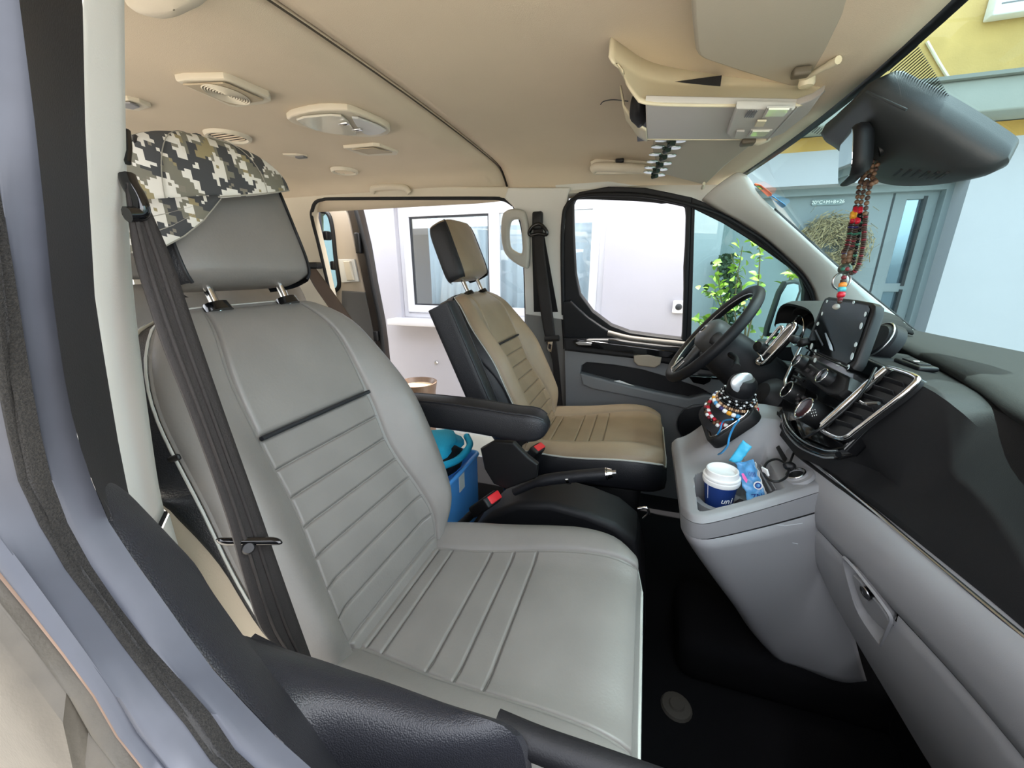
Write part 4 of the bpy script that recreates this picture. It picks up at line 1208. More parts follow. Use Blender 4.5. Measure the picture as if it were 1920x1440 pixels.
# glove box lid, its left edge running down and towards the door
gbx = T('glove_box', '', None, (.45, .5, .4)); gbx.parent = dash; gbx.location = V((.45, .5, .4))-dash.location; WORLD[gbx.name] = V((.45, .5, .4))
for k_ in ('label', 'category'):
    if k_ in gbx: del gbx[k_]
def glx(z, Y): return xstr(min(Y, .95))-.004+cint([.2, .25, .33, .42, .50, .565], [.17, .13, .085, .04, .012, 0.], z)
def gly(z): return cint([.2, .25, .33, .42, .50, .565], [.62, .67, .755, .85, .915, .955], z)
pn = V((-.94, -.16, -.28)).normalized(); LP0 = V((glx(.47, .80), .80, .47))
def LP(x, y, off=0.): return PL(x, y, LP0, pn)+pn*off
hp = cat([LP(*p) for p in [(1583, 1054), (1592, 1056), (1622, 1092), (1650, 1128), (1668, 1156), (1664, 1174), (1652, 1203), (1645, 1201), (1612, 1152), (1596, 1108)]], 3, True)
hpoly = [(p.y, p.z) for p in hp]
verts, faces, idx = [], [], {}
NZ, NJ = 70, 130
for i in range(NZ+1):
    z = .565-.365*i/NZ
    yl = gly(z)
    for j in range(NJ+1):
        Y = yl+(.2-yl)*j/NJ
        e = min(1, j/6)*min(1, i/4)
        verts.append(V((glx(z, Y)+.006*(1-e)**2, Y, z)))
for i in range(NZ):
    for j in range(NJ):
        q = (i*(NJ+1)+j, i*(NJ+1)+j+1, (i+1)*(NJ+1)+j+1, (i+1)*(NJ+1)+j)
        c = sum((verts[k] for k in q), V())/4
        if not pip(c.y, c.z, hpoly): faces.append(q)
mk('lid', verts, faces, DGREY, gbx, angle=60)
hc = sum(hp, V())/len(hp)
# recessed pull: rolled rim, sloping walls and floor
rim = [hc+(p-hc)*1.06 for p in hp]
grid('pull_recess', [[hc+(p-hc)*q+pn*d for p in hp] for q, d in ((1.10, -.0015), (1.05, .0022), (1.0, .0018), (.95, -.004), (.82, -.016), (.6, -.019), (.02, -.019))], DGREY, gbx, cu=True, angle=50)
fl2 = [LP(*p, -.004) for p in [(1594, 1078), (1640, 1132), (1658, 1160), (1660, 1176), (1650, 1180), (1622, 1150), (1604, 1116)]]
plate('pull_flap', cat(fl2, 3, True), [], .008, DGREY, gbx, bev=.002, n=pn)
lk = LP(1623, 1112, -.001)
lu, lv, _ = basis(pn)
lathe('lock', [(.0001, .002), (.009, .002), (.0105, .0), (.0105, -.008)], lk, pn, BGLOSS, gbx, n=16)
tube('lock_ring', [lk+pn*.002+(lu*math.cos(a)+lv*math.sin(a))*.0112 for a in [i*math.pi/10 for i in range(20)]], .0012, SATIN, gbx, n=5, closed=True)
# lower black under-panel and tunnel
plate('end_panel', [V((.46, .205, .25)), V((.50, .205, .60)), V((.47, .205, .69)), V((.46, .205, .92)), V((.95, .205, .90)), V((.95, .205, .25))], [], .02, DFACE, dash, n=(0, -1, 0))
box('under_panel', (.80, .55, .20), (.35, .75, .32), BPLAST, dash, r=.04)
box('driver_under_panel', (.82, 1.50, .45), (.45, .50, .75), BPLAST, dash, r=.05)
box('tunnel', (.62, 1.03, .09), (.9, .26, .14), CARPET, dash, r=.04)
box('stack_core', (.60, 1.05, .70), (.30, .34, .36), BPLAST, dash, r=.02)

# ---- centre stack
SPP, SPN = V((.45, 0, .92)), V((-.894, 0, .447))
def SP(x, y, off=0.): return PL(x, y, SPP+SPN*off, SPN)
su = V((0, 1, 0)); sv_ = V((.447, 0, .894))
def SPs(l, off=0.): return [SP(*p, off) for p in l]
plate('stack_panel', SPs([(1498, 648), (1560, 640), (1664, 687), (1716, 705), (1714, 718), (1600, 822), (1580, 842), (1545, 850), (1500, 836), (1470, 800), (1464, 768), (1470, 720), (1482, 690)], .0), [], .03, BGLOSS, dash, bev=.006, n=SPN)
# passenger centre vent
vo = cat(SPs([(1666, 690), (1690, 696), (1716, 706), (1718, 716), (1690, 742), (1640, 780), (1606, 806), (1590, 818), (1574, 822), (1556, 816), (1541, 806), (1544, 796), (1580, 765), (1630, 720), (1658, 694)], .012), 3, True)
vt = T('x', '', None, sum(vo, V())/len(vo)); vt.name = 'air_vent'; vt.parent = dash; WORLD[vt.name] = V(vt.location); vt.location = V(vt.location)-dash.location
for k_ in ('label', 'category'):
    if k_ in vt: del vt[k_]
tube('chrome_surround', vo, .0046, CHROME, vt, n=8, closed=True)
bar = SPs([(1544, 797), (1580, 765), (1630, 720), (1664, 692)], .016)
tube('chrome_bar', cat(bar, 5), .0085, CHROME, vt, n=8)
plate('vent_well', [p+SPN*-.006 for p in vo], [], .006, BPLAST, vt, n=SPN)
for k in range(6):
    t = (k+.75)/6.6
    a = SP(1552+(1664-1552)*t, 804+(696-804)*t, .006); b_ = SP(1588+(1712-1588)*t, 816+(712-816)*t, .006)
    R3 = frame((b_-a), sv_*.6+SPN*.8)
    box('slat', (a+b_)/2, ((b_-a).length, .018, .0025), BSOFT, vt, r=.001, rot=R3.to_4x4())
tube('vent_wheel', [SP(1618, 757, .016), SP(1648, 756, .016)], .0032, SATIN, vt, n=6)
tube('vent_tab', [SP(1613, 753, .017), SP(1624, 759, .017)], .0028, CHROME, vt, n=6)
# driver-side vent of the stack
dv = SPs([(1501, 652), (1496, 662), (1478, 700), (1472, 716), (1476, 732)], .012)
tube('driver_vent_trim', cat(dv, 4), .0048, SATIN, dash, n=8)
for k in range(4):
    a = SP(1484+k*4, 716-k*11, .004); b_ = SP(1502+k*3, 724-k*11, .004)
    tube('driver_vent_slat', [a, b_], .0035, BSOFT, dash, n=6)
# hazard or airbag module on the dash above the vent
bz = P(1716, 684, Z=.917)
box('airbag_lamp_bezel', bz, (.032, .085, .010), BPLAST, dash, r=.004, rot=frame((1, 0, .02), (-.35, 1, 0)))
box('airbag_lamp', bz+V((0, 0, .005)), (.02, .055, .006), BSOFT, dash, r=.002, rot=frame((1, 0, .02), (-.35, 1, 0)))
box('lamp_mark', bz+V((-.003, -.006, .0085)), (.009, .004, .001), WHITEP, dash)
# knobs
def knob(nm, px, rad, dep, par, off=.01, face=None):
    c = SP(*px, off)
    k = lathe(nm, [(rad*1.05, -.012), (rad*1.02, dep*.8), (rad*.96, dep), (rad*.86, dep+.001), (rad*.84, dep-.001), (.0001, dep-.001)], c, SPN, BPLAST, par, n=28)
    tube('knob_ring', [c+SPN*(dep+.0005)+su*(rad*.93*math.cos(a))+sv_*(rad*.93*math.sin(a)) for a in [i*math.pi/14 for i in range(28)]], rad*.08, CHROME, k, n=6, closed=True)
    if face:
        lathe('knob_face', [(.0001, .0012), (rad*.8, .0008), (rad*.83, 0)], c+SPN*dep, SPN, face, k, n=20)
    return k
REDF = M('climate_dial_face', (58, 16, 22), .2, coat=.5)
BTN = M('climate_button_grey', (52, 48, 50), .45)
ICO = M('icon_grey', (150, 156, 158), .5)
kk = knob('climate_knob', (1529, 777), .027, .026, dash, .012, REDF)
for i in range(3):
    for j in range(3):
        box('dial_icon', SP(1520+i*4+j*1.5, 770+j*5-i*1.0, .0425), (.0006, .002, .002), WHITEP, kk)
knob('climate_knob', (1488, 737), .023, .018, dash, .012, BGLOSS)
# climate button field
for r in range(4):
    for c_ in range(4):
        u = c_/3; v = r/3
        x = 1494+u*34+v*6-6*u*0; y = 742+u*22+v*20
        x, y = 1496+u*32-(0)*v, 740+u*20+v*24-4*u
        R3 = frame(su, sv_)
        b0 = box('climate_button', SP(x, y, .012), (.0105, .0085, .006), BTN, dash, r=.0012, rot=R3.to_4x4())
        if (r+c_) % 2 == 0: box('button_icon', SP(x, y, .0155), (.004, .003, .0006), ICO, b0, rot=R3.to_4x4())
# lower glossy lip with chrome lines
for off, m, px in ((.014, BGLOSS, [(1468, 780), (1476, 806), (1500, 832), (1540, 850), (1572, 852)]), (.02, CHROME, [(1470, 776), (1479, 800), (1504, 826), (1543, 843), (1570, 845)]), (.018, SATIN, [(1466, 790), (1474, 812), (1498, 838), (1538, 856), (1562, 858)])):
    tube('stack_lip', cat(SPs(px, off), 5), .006 if m is BGLOSS else .0018, m, dash, n=8)
pad_ = plate('rubber_pad', SPs([(1456, 770), (1466, 774), (1488, 806), (1482, 824), (1474, 822), (1454, 790)], .004), [], .02, BSOFT, dash, bev=.003, n=SPN)

# ================================================================== HEAD UNIT
TN = V((-.96, -.06, .26)).normalized(); TPt = V((.405, 1.03, .95))
def TB(x, y, off=0.): return PL(x, y, TPt+TN*off, TN)
hu = T('touchscreen', 'large portrait touchscreen head unit with knobs below it', 'touchscreen', TB(1560, 690))
tc_ = [(1546, 559), (1552, 556), (1600, 561), (1634, 567), (1640, 573), (1639, 588), (1606, 680), (1598, 692), (1586, 690), (1516, 658), (1512, 650), (1514, 636), (1540, 570)]
plate('screen_body', [TB(*p) for p in tc_], [], .020, BPLAST, hu, bev=.005, n=TN)
sc_ = [(1549, 563), (1600, 568), (1628, 573), (1631, 580), (1598, 676), (1588, 682), (1522, 655), (1518, 646), (1520, 636), (1543, 572)]
scm = M('screen_glass', (9, 10, 11), .1, spec=.12)
plate('screen', [TB(*p, .002) for p in sc_], [], .003, scm, hu, n=TN)
WT = M('screen_mark_white', (206, 220, 222), .5)  # pale ovals set around the screen
for px, s in (((1550, 565), (3, 5)), ((1541, 588), (3, 6)), ((1600, 567), (4, 5)), ((1622, 589), (4, 8)), ((1614, 611), (5, 11)), ((1604, 646), (5, 8)), ((1533, 607), (4, 6)), ((1521, 649), (4, 10)), ((1528, 660), (4, 8)), ((1597, 668), (5, 12)), ((1572, 683), (9, 6)), ((1590, 688), (4, 8)), ((1528, 675), (5, 8))):
    a = 1280/1280
    c = TB(*px, .0035); ru = (TB(px[0]+s[0]/2, px[1], .0035)-c).length; rv = (TB(px[0], px[1]+s[1]/2, .0035)-c).length
    e1 = (TB(px[0]+1, px[1], .0035)-c).normalized(); e2 = (TB(px[0]+2, px[1]-8, .0035)-c).normalized()
    plate('screen_mark', [c+e1*(ru*math.cos(t))+e2*(rv*math.sin(t)) for t in [i*math.pi/6 for i in range(12)]], [], .0008, WT, hu, n=TN)
# control bar and knobs under the screen
plate('control_bar', SPs([(1500, 668), (1510, 664), (1560, 690), (1592, 706), (1588, 730), (1572, 742), (1548, 738), (1520, 716), (1500, 700)], .03), [], .04, BPLAST, hu, bev=.006, n=SPN)
tube('silver_line', SPs([(1519, 684), (1550, 706)], .033), .0028, SATIN, hu, n=6)
for i in range(4): box('control_button', SP(1514+i*9, 694+i*6.2, .032), (.011, .009, .006), BTN, hu, r=.001, rot=frame(su, sv_).to_4x4())
for px in ((1506, 682), (1556, 712)):
    knob('volume_knob', px, .0175, .018, hu, .03, BGLOSS)
tube('lower_bezel', cat([TB(1512, 652, .004), TB(1540, 668, .004), TB(1590, 690, .004)], 3), .0022, BGLOSS, hu, n=6)
# reflected strips on the screen, laid on as chrome slivers
plate('reflected_strip', [TB(*p, .0038) for p in [(1527, 619), (1530, 618), (1544, 646), (1542, 649)]], [], .0008, CHROME, hu, n=TN)
plate('reflected_strip', [TB(*p, .0038) for p in [(1546, 625), (1549, 624), (1560, 648), (1562, 658), (1556, 655)]], [], .0008, CHROME, hu, n=TN)
# round speaker pod behind the screen
pd = PL(1645, 640, (.50, .98, .93), (-.9, 0, .44))
lathe('speaker_pod', [(.0001, .012), (.035, .010), (.045, .0), (.047, -.02)], pd, (-.9, -.1, .44), BSOFT, dash, n=24)
tube('pod_ring', [pd+V((-.9, -.1, .44))*.004+V((0, 1, -.0))*.044*math.cos(a)+V((.44, 0, .9))*.044*math.sin(a) for a in [i*math.pi/14 for i in range(28)]], .002, SATIN, dash, n=6, closed=True)
# cable from the screen down to the socket
cab = T('charging_cable', 'black charging cable looping from the dashboard to the console', 'cable', P(1480, 872, Z=.66))
tube('lead', cat([SP(1642, 690, .02), SP(1625, 722, .03), SP(1590, 762, .035), SP(1550, 796, .04), SP(1520, 815, .04), P(1500, 826, Z=.705), P(1488, 850, Z=.69), P(1480, 872, Z=.685), P(1476, 892, Z=.675), P(1462, 902, Z=.672), P(1448, 902, Z=.67), P(1435, 893, Z=.67), P(1432, 879, Z=.672), P(1440, 866, Z=.675), P(1455, 861, Z=.678), P(1468, 866, Z=.682), P(1478, 872, Z=.685)], 6), .0026, BPLAST, cab, n=8)
blob('cable_tie', P(1480, 874, Z=.684), (.012, .010, .010), BPLAST, cab, seed=5)
plate('strap', [P(*p, Z=.682) for p in [(1455, 838), (1461, 836), (1476, 860), (1470, 866)]], [], .003, BPLAST, cab, n=(-.27, 0, 1))
lb_ = P(1435, 884, Z=.677)
box('white_label', lb_, (.004, .018, .016), WHITEP, cab, r=.001, rot=frame((.7, .3, .3), (0, 1, 0)).to_4x4())

# ================================================================== CENTRE CONSOLE
cons = T('centre_console', 'grey lower centre console with a cup holder tray', 'console', (.35, 1.0, .1))
def TPz(X): return .60+(X-.13)*.27
TPN = V((-.27, 0, 1)).normalized(); TP0 = V((.13, 0, .60))
def TPp(x, y, off=0.): return PL(x, y, TP0+TPN*off, TPN)
basin = [TPp(*p) for p in [(1301, 897), (1304, 890), (1335, 879), (1371, 868), (1411, 857), (1432, 852), (1438, 857), (1452, 885), (1470, 914), (1443, 924), (1397, 938), (1356, 949), (1317, 959), (1309, 956), (1305, 930)]]
bpoly = [(p.x, p.y) for p in basin]
def pdist(x, y, poly):
    m = 9.
    for (ax, ay), (bx_, by) in zip(poly, poly[1:]+poly[:1]):
        dx, dy = bx_-ax, by-ay; t = max(0, min(1, ((x-ax)*dx+(y-ay)*dy)/(dx*dx+dy*dy+1e-12)))
        m = min(m, math.hypot(x-ax-t*dx, y-ay-t*dy))
    return m
def c_near(X): return cint([.118, .128, .145, .17, .25, .32, .385], [.845, .803, .786, .787, .820, .853, .886], X)
def c_far(X): return 1.21
def cz_(X, Y):
    z = TPz(X)
    k = sstep(1.03, 1.09, Y)*sstep(.12, .22, X)
    z += k*max(0, (min(.735, .665+(X-.20)*.75)-z))
    return z
tray_lip = []
rows = []
NX, NY = 110, 110
for i in range(NX+1):
    X = .118+(.385-.118)*i/NX; r = []
    for j in range(NY+1):
        Y = c_near(X)+(c_far(X)-c_near(X))*j/NY
        z = cz_(X, Y)
        d = pdist(X, Y, bpoly)
        if pip(X, Y, bpoly): z -= .10*sstep(0, .008, d) if X < .335 else .028*sstep(0, .006, d)
        z -= .012*max(0, 1-(Y-c_near(X))/.014)**2+.014*max(0, 1-(X-.118)/.016)**2
        r.append(V((X, Y, z)))
    rows.append(r)
grid('top_tray', rows, DGREY, cons, angle=50)
edge_n = [r[0] for r in rows]; edge_r = rows[0]
loop0 = [V(p) for p in reversed(edge_n)]+[V(p) for p in edge_r[1:]]
loop0 = resample(loop0, 60)
def body_pt(p, k):
    z0 = p.z-.0; z = z0+(.135-z0)*k
    # rear face sweeps forward, near face tucks inwards
    fx = cint([0, .08, .2, .4, .6, .8, 1.], [0, .004, .03, .085, .145, .20, .27], k)
    fr_ = 1-sstep(.118, .38, p.x)
    ny = cint([0, .1, 1.], [-.002, .006, .15-.10*(1-fr_)], k)*(1-sstep(.84, 1.05, p.y))
    return V((p.x+fx*(.25+.75*fr_)+.14*k*(1-fr_), p.y+ny, z))
rows = [[body_pt(p, k)+V((.0, 0, 0)) for p in loop0] for k in (0, .04, .085)]
grid('rim', rows, DGREY, cons, angle=60)
rows = [[body_pt(p, k)+V((.003, .003, 0)) for p in loop0] for k in (.088, .094)]
grid('rim_joint', rows, BPLAST, cons, angle=60)
rows = [[body_pt(p, k) for p in loop0] for k in [.095+.905*i/14 for i in range(15)]]
grid('body', rows, DGREY, cons, angle=60, thick=.008, off=1)
# cradle for the cup and divider
cupc = V((.213, .945, .0)); 
for ang0, ang1 in ((.3, 2.2), (3.3, 5.2)):
    aa = [ang0+(ang1-ang0)*i/12 for i in range(13)]
    rws = [[V((cupc.x+math.cos(a)*r_, cupc.y+math.sin(a)*r_, z)) for a in aa] for r_, z in ((.06, .535), (.058, .565), (.048, .568), (.038, .56), (.037, .52))]
    grid('cup_cradle', rws, DGREY, cons, angle=60)
for i in range(4):
    a, b_ = TPp(1412+i*9, 862+i*.5, -.022), TPp(1446+i*9, 920-i*2, -.022)
    tube('tray_rib', [a, b_], .0022, DGREY, cons, n=6)
# power socket
so = TPp(1494, 893, .002)
lathe('power_socket', [(.034, -.004), (.032, .003), (.024, .004), (.0225, .007), (.020, .007), (.0185, .003), (.0185, -.01), (.0001, -.012)], so, TPN+V((-.3, 0, 0)), DGREY, cons, n=28)
nn = (TPN+V((-.3, 0, 0))).normalized(); e1 = V((0, 1, 0)); e2 = nn.cross(e1)
tube('socket_ring', [so+nn*.0075+(e1*math.cos(a)+e2*math.sin(a))*.0185 for a in [i*math.pi/14 for i in range(28)]], .0024, CHROME, cons, n=8, closed=True)
lathe('socket_cap', [(.0001, .003), (.014, .003), (.016, 0)], so+nn*.002, nn, BPLAST, cons, n=20)
# scuffs
SCF = M('scuff_pale', (186, 190, 194), .6)
for a, b_ in (((1456, 984), (1470, 985)), ((1470, 986), (1505, 981)), ((1486, 1018), (1496, 1020))):
    tube('scuff', [P(*a, Y=.838), P(*b_, Y=.838)], .0007, SCF, cons, n=5)

# ================================================================== CUP, WRAPPER
cup = T('paper_cup', 'navy blue paper coffee cup with white plastic lid in the cup holder', 'paper cup', V((.213, .945, .525)))
NAVY = M('navy_paper', (28, 58, 124), .5)
ct = V((.209, .945, .0)); ax = V((-.03, -.02, 1)).normalized()
c0 = V((.213, .947, .525))
lathe('cup_body', [(.0001, 0), (.0265, 0), (.0285, .02), (.037, .095), (.0375, .097)], c0, ax, NAVY, cup, n=36)
lathe('cup_lid', [(.0375, .088), (.0395, .089), (.041, .094), (.0405, .099), (.0385, .101), (.0405, .104), (.040, .107), (.036, .109), (.0345, .121), (.0325, .1225), (.0305, .1215), (.029, .113), (.0001, .112)], c0, ax, WHITEP, cup, n=40)
lathe('sip_hole', [(.0001, .0005), (.003, .0002)], c0+ax*.1125+V((.016, -.012, 0)), ax, BPLAST, cup, n=10)
WL = M('cup_print_white', (240, 242, 246), .5)
fd = (CAM-c0); fd.z = 0; fd.normalize(); sd_ = V((fd.y, -fd.x, 0))*-1
sd_ = ax.cross(fd).normalized()
for i, ch in enumerate('uni'):
    a = (-.05+i*.30)
    dirv = (fd*math.cos(a+.35)+sd_*math.sin(a+.35))
    tg = (-fd*math.sin(a+.35)+sd_*math.cos(a+.35))
    text('cup_letter', ch, c0+ax*.054+dirv*.0330, tg, ax, .02, WL, cup, depth=.0005, shear=.25)
tube('cup_fine_print', [c0+ax*h+(fd*math.cos(-.75)+sd_*math.sin(-.75))*(.0265+.0115*h/.1+.0008) for h in (.05, .07, .088)], .0006, WL, cup, n=5)
wp = T('wipes_packet', 'crumpled light blue wrapper standing beside the paper cup', 'wrapper', V((.285, .95, .56)))
WB = M('wrapper_blue', (92, 168, 226), .35, var=.2, vscale=60, coat=.3)
WB2 = M('wrapper_tab_blue', (70, 190, 232), .4)
def sheet(name, quad, nu, nv, mat, amp, seed, th=.0012):
    A, B, C_, D = quad; nr = (B-A).cross(D-A).normalized(); rows = []
    for i in range(nv+1):
        r = []
        for j in range(nu+1):
            u, v = j/nu, i/nv
            p = (A.lerp(B, u)).lerp(D.lerp(C_, u), v)
            r.append(p+nr*(amp*(noise.noise(V((u*3+seed, v*5, seed)))+.4*math.sin(u*3.1))+0)+(B-A).normalized()*(amp*.5*noise.noise(V((v*9, u*2, seed+3)))))
        rows.append(r)
    return grid(name, rows, mat, wp, thick=th, off=0, angle=80)
sheet('packet_body', [P(1378, 868, Y=.97), P(1412, 861, Y=.955), P(1438, 940, Y=.905), P(1404, 944, Y=.90)], 10, 18, WB, .008, 2.)
sheet('packet_back', [P(1386, 866, Y=.985), P(1416, 866, Y=.97), P(1440, 935, Y=.92), P(1408, 944, Y=.915)], 10, 18, WHITEP, .008, 7.)
sheet('packet_tab', [P(1366, 864, Y=.985), P(1386, 869, Y=.975), P(1410, 838, Y=.975), P(1393, 825, Y=.985)], 6, 8, WB2, .004, 5.)
wn = (CAM-P(1415, 905, Y=.93)).normalized()
PINK = M('print_pink', (226, 92, 168), .5); PNAVY = M('print_navy', (26, 52, 140), .5)
def wpt(x, y, d=.93): return P(x, y, Y=d)-ray(x, y).normalized()*.014
plate('pink_print', [wpt(*p, .945) for p in [(1390, 888), (1394, 887), (1402, 900), (1400, 906), (1393, 897)]], [], .001, PINK, wp, n=wn)
text('print_letter', 'O', wpt(1421, 911, .93), (.8, -.1, -.45), (.3, .2, .9), .026, WHITEP, wp)
text('print_letter', 'O', wpt(1421, 911, .93)-ray(1421, 911)*.001, (.8, -.1, -.45), (.3, .2, .9), .017, PNAVY, wp)
text('print_letter', 'ZN', wpt(1420, 931, .92), (.85, -.1, .35), (-.2, .2, .9), .016, PNAVY, wp)
for i in range(5):
    a = wpt(1402+i*3.0, 884+i*.4, .95); b_ = wpt(1405+i*3.0, 893+i*.4, .947)
    tube('print_line', [a, b_], .0006, PNAVY, wp, n=4)

# ================================================================== GEAR LEVER
gl_ = T('gear_lever', 'black gear lever with a silver topped knob and leather gaiter', 'gear lever', V((.255, 1.12, .70)))
gb0, gb1 = P(1334, 834, Y=1.05), P(1420, 776, Y=1.05)
gu = (gb1-gb0); gu.y = 0; gu.normalize()
gc = (gb0+gb1)/2+V((0, .085, 0)); gn = V((-gu.z, 0, gu.x))
ol = rr(gc+gn*.012, gu, (0, 1, 0), (gb1-gb0).length*1.05, .19, .03)
ilp = rr(gc+gn*.012, gu, (0, 1, 0), (gb1-gb0).length*1.05-.024, .166, .022)
plate('bezel', ol, [ilp], .03, BPLAST, gl_, bev=.004, n=gn)
tube('bezel_chrome', [p+gn*.001 for p in ilp], .0022, CHROME, gl_, n=6, closed=True)
kc = P(1388, 724, X=.25)
gax = (kc-(gc+V((0, .0, 0)))).normalized()
gl0 = gc-gn*.004; HL = (kc-gl0).length
lathe('gaiter', [(.075, -.004), (.066, .012), (.060, .022), (.054, .03), (.050, .042), (.044, .05), (.040, .062), (.034, .068), (.026, .08), (.016, .085)], gl0, gax, BLEATH, gl_, n=28)
lathe('collar', [(.030, .070), (.034, .076), (.034, .092), (.031, .098), (.024, .100)], gl0, gax, BSOFT, gl_, n=26)
lathe('knob', [(.014, HL-.055), (.02, HL-.045), (.027, HL-.03), (.033, HL-.008), (.034, HL+.006), (.031, HL+.018), (.022, HL+.028), (.0001, HL+.032)], gl0, gax, BSOFT, gl_, n=30)
fdir = (CAM-kc).normalized(); 
n3 = (fdir*.8+gax*.6).normalized(); e1 = n3.orthogonal().normalized(); e2 = n3.cross(e1)
rows = []
ku, kv = _R.copy(), _U.copy()
ku = (_R*.85+_U*.55).normalized(); kv = (_U*.85-_R*.55).normalized()
for i in range(7):
    q = math.cos(i/6*math.pi/2); h = math.sin(i/6*math.pi/2)
    rows.append([kc+gax*.002+n3*(.0255+.011*h)+ku*(.030*q*math.cos(t))+kv*(.019*q*math.sin(t)*(1.15-.25*math.cos(t))) for t in [k*math.pi/14 for k in range(28)]])
grid('silver_inlay', rows, M('brushed_silver', (214, 218, 222), .28, metal=.6), gl_, cu=True, angle=80)
# bracelets around the gaiter
def bead_mesh(m, r=1., sq=False):
    bm = bmesh.new()
    bmesh.ops.create_uvsphere(bm, u_segments=8, v_segments=6, radius=r)
    if sq:
        for v in bm.verts:
            v.co = V([math.copysign(abs(c)**.55, c) for c in v.co])*.9
    me = bpy.data.meshes.new('bead'); bm.to_mesh(me); bm.free(); me.materials.append(m)
    me.polygons.foreach_set('use_smooth', [True]*len(me.polygons))
    return me
BM = {}
def bead(kind):
    if kind not in BM:
        c, r, sq = {'black': ((14, 14, 16), .2, False), 'silver': ((210, 212, 214), .2, True), 'white': ((238, 240, 240), .35, True), 'red': ((196, 34, 52), .25, True), 'tan': ((196, 160, 126), .5, False), 'brown': ((96, 66, 46), .5, False),
                    'wood': ((112, 84, 64), .45, False), 'dwood': ((70, 52, 46), .5, False), 'blue': ((70, 150, 200), .4, False), 'purple': ((54, 46, 96), .35, False), 'yellow': ((228, 160, 44), .35, True), 'green': ((50, 106, 86), .4, False), 'maroon': ((120, 40, 50), .4, False), 'turq': ((84, 178, 190), .35, False), 'orange': ((232, 140, 56), .4, False)}[kind]
        BM[kind] = bead_mesh(M('bead_'+kind, c, r), 1., sq)
    return BM[kind]
def beads(parent, pts, kinds, rad, squash=1.):
    for i, p in enumerate(pts):
        o = bpy.data.objects.new('bead', bead(kinds[i % len(kinds)])); col.objects.link(o)
        nx = pts[(i+1) % len(pts)]-pts[i-1] if 0 < i < len(pts)-1 else (pts[1]-pts[0] if i == 0 else pts[-1]-pts[-2])
        o.rotation_euler = nx.to_track_quat('Z', 'Y').to_euler()
        o.scale = (rad, rad, rad*squash)
        attach(o, parent, p)
def bracelet(label, h, rad, n, kinds, br, tilt=(0, 0, 0), sq=1., shift=V((0, 0, 0))):
    c = gl0+gax*h+shift
    t = T('bead_bracelet', label, 'bracelet', c, 'bead bracelets round the gear lever')
    ax_ = (gax+V(tilt)).normalized(); u, w, _ = basis(ax_)
    pts = [c+(u*math.cos(2*math.pi*i/n)+w*math.sin(2*math.pi*i/n))*rad for i in range(n)]
    tube('cord', pts, .0009, BPLAST, t, n=4, closed=True)
    beads(t, pts, kinds, br, sq)
bracelet('thin black and silver bead bracelet, topmost on the gear lever', .094, .0375, 40, ['black', 'black', 'black', 'silver'], .0030)
bracelet('black and silver bead bracelet, second from the top of the gear lever', .086, .040, 44, ['black', 'black', 'silver'], .0031, (.05, 0, 0))
bracelet('black bead bracelet with sparse silver, third on the gear lever', .078, .0425, 46, ['black', 'black', 'black', 'black', 'silver'], .0032, (-.05, .04, 0))
bracelet('tan wooden disc bead bracelet below the black ones', .069, .046, 60, ['tan', 'tan', 'brown'], .0042, (0, .06, 0), .6)
bracelet('bracelet of white and blue character beads on the gear lever', .054, .052, 30, ['white', 'blue', 'white', 'purple', 'white', 'yellow'], .0062, (.16, .10, 0))
bracelet('red and white letter bead bracelet lying on the gear lever bezel', .034, .058, 34, ['red', 'white', 'red', 'white', 'red', 'brown'], .0058, (-.12, -.16, 0))
bracelet('brown and white bead bracelet lowest on the gear lever', .018, .064, 40, ['brown', 'white', 'maroon', 'black'], .0050, (.10, -.05, 0))
bl = T('blue_string', 'bright blue string dangling from the bracelets over the console', 'string', P(1372, 830, Y=1.03))
tube('strand', cat([P(1385, 788, X=.215), P(1376, 800, X=.212), P(1368, 818, X=.21), P(1364, 836, X=.21), P(1354, 848, X=.21), P(1347, 852, X=.215)], 6), .0023, M('blue_string', (58, 152, 216), .5), bl, n=8)
tube('strand', cat([P(1374, 786, X=.215), P(1356, 790, X=.21), P(1350, 806, X=.208), P(1342, 818, X=.208), P(1334, 823, X=.21)], 6), .0021, M('blue_string', (58, 152, 216), .5), bl, n=8)

# ================================================================== STEERING WHEEL
swc = V((.222, 1.455, .885)); sax = V((-.797, 0, .604))
e1 = V((0, 1, 0)); e2 = V((.604, 0, .797))
sw = T('steering_wheel', 'black leather steering wheel with dark grey hub', 'steering wheel', swc)
def wp_(a, r, off=0.): return swc+e1*(r*math.cos(a))+e2*(r*math.sin(a))+sax*off
RW = .186
tube('rim', [wp_(2*math.pi*i/64, RW) for i in range(64)], .0165, BSOFT, sw, n=14, closed=True)
tube('rim_seam', [wp_(2*math.pi*i/64, RW-.0155, .004) for i in range(64)], .002, SATIN, sw, n=6, closed=True)
HUBM = M('wheel_hub_grey', (66, 66, 66), .5, bump=.1, bscale=700)
rows = []
for q, o_ in ((1, -.03), (1.0, .0), (.92, .018), (.7, .028), (.35, .032), (.02, .033)):
    rows.append([wp_(t, .068*q*(1+.12*math.cos(2*t)), o_) for t in [k*math.pi/16 for k in range(32)]])
grid('hub', rows, HUBM, sw, cu=True, angle=60)
for a in (0.05, math.pi-.05, -math.pi/2):
    d = .02 if a != -math.pi/2 else .016
    tube('spoke', [wp_(a, .05, .0), wp_(a, .11, -.004), wp_(a, RW-.006, 0)], [.026, .02, .018], HUBM if a == -math.pi/2 else BSOFT, sw, n=10, flat=.55, up=tuple(sax))
tube('spoke_trim', [wp_(-math.pi/2+.25, .12, .008), wp_(-math.pi/2+.22, .175, .008), wp_(-math.pi/2-.22, .175, .008), wp_(-math.pi/2-.25, .12, .008)], .0028, SATIN, sw, n=6)
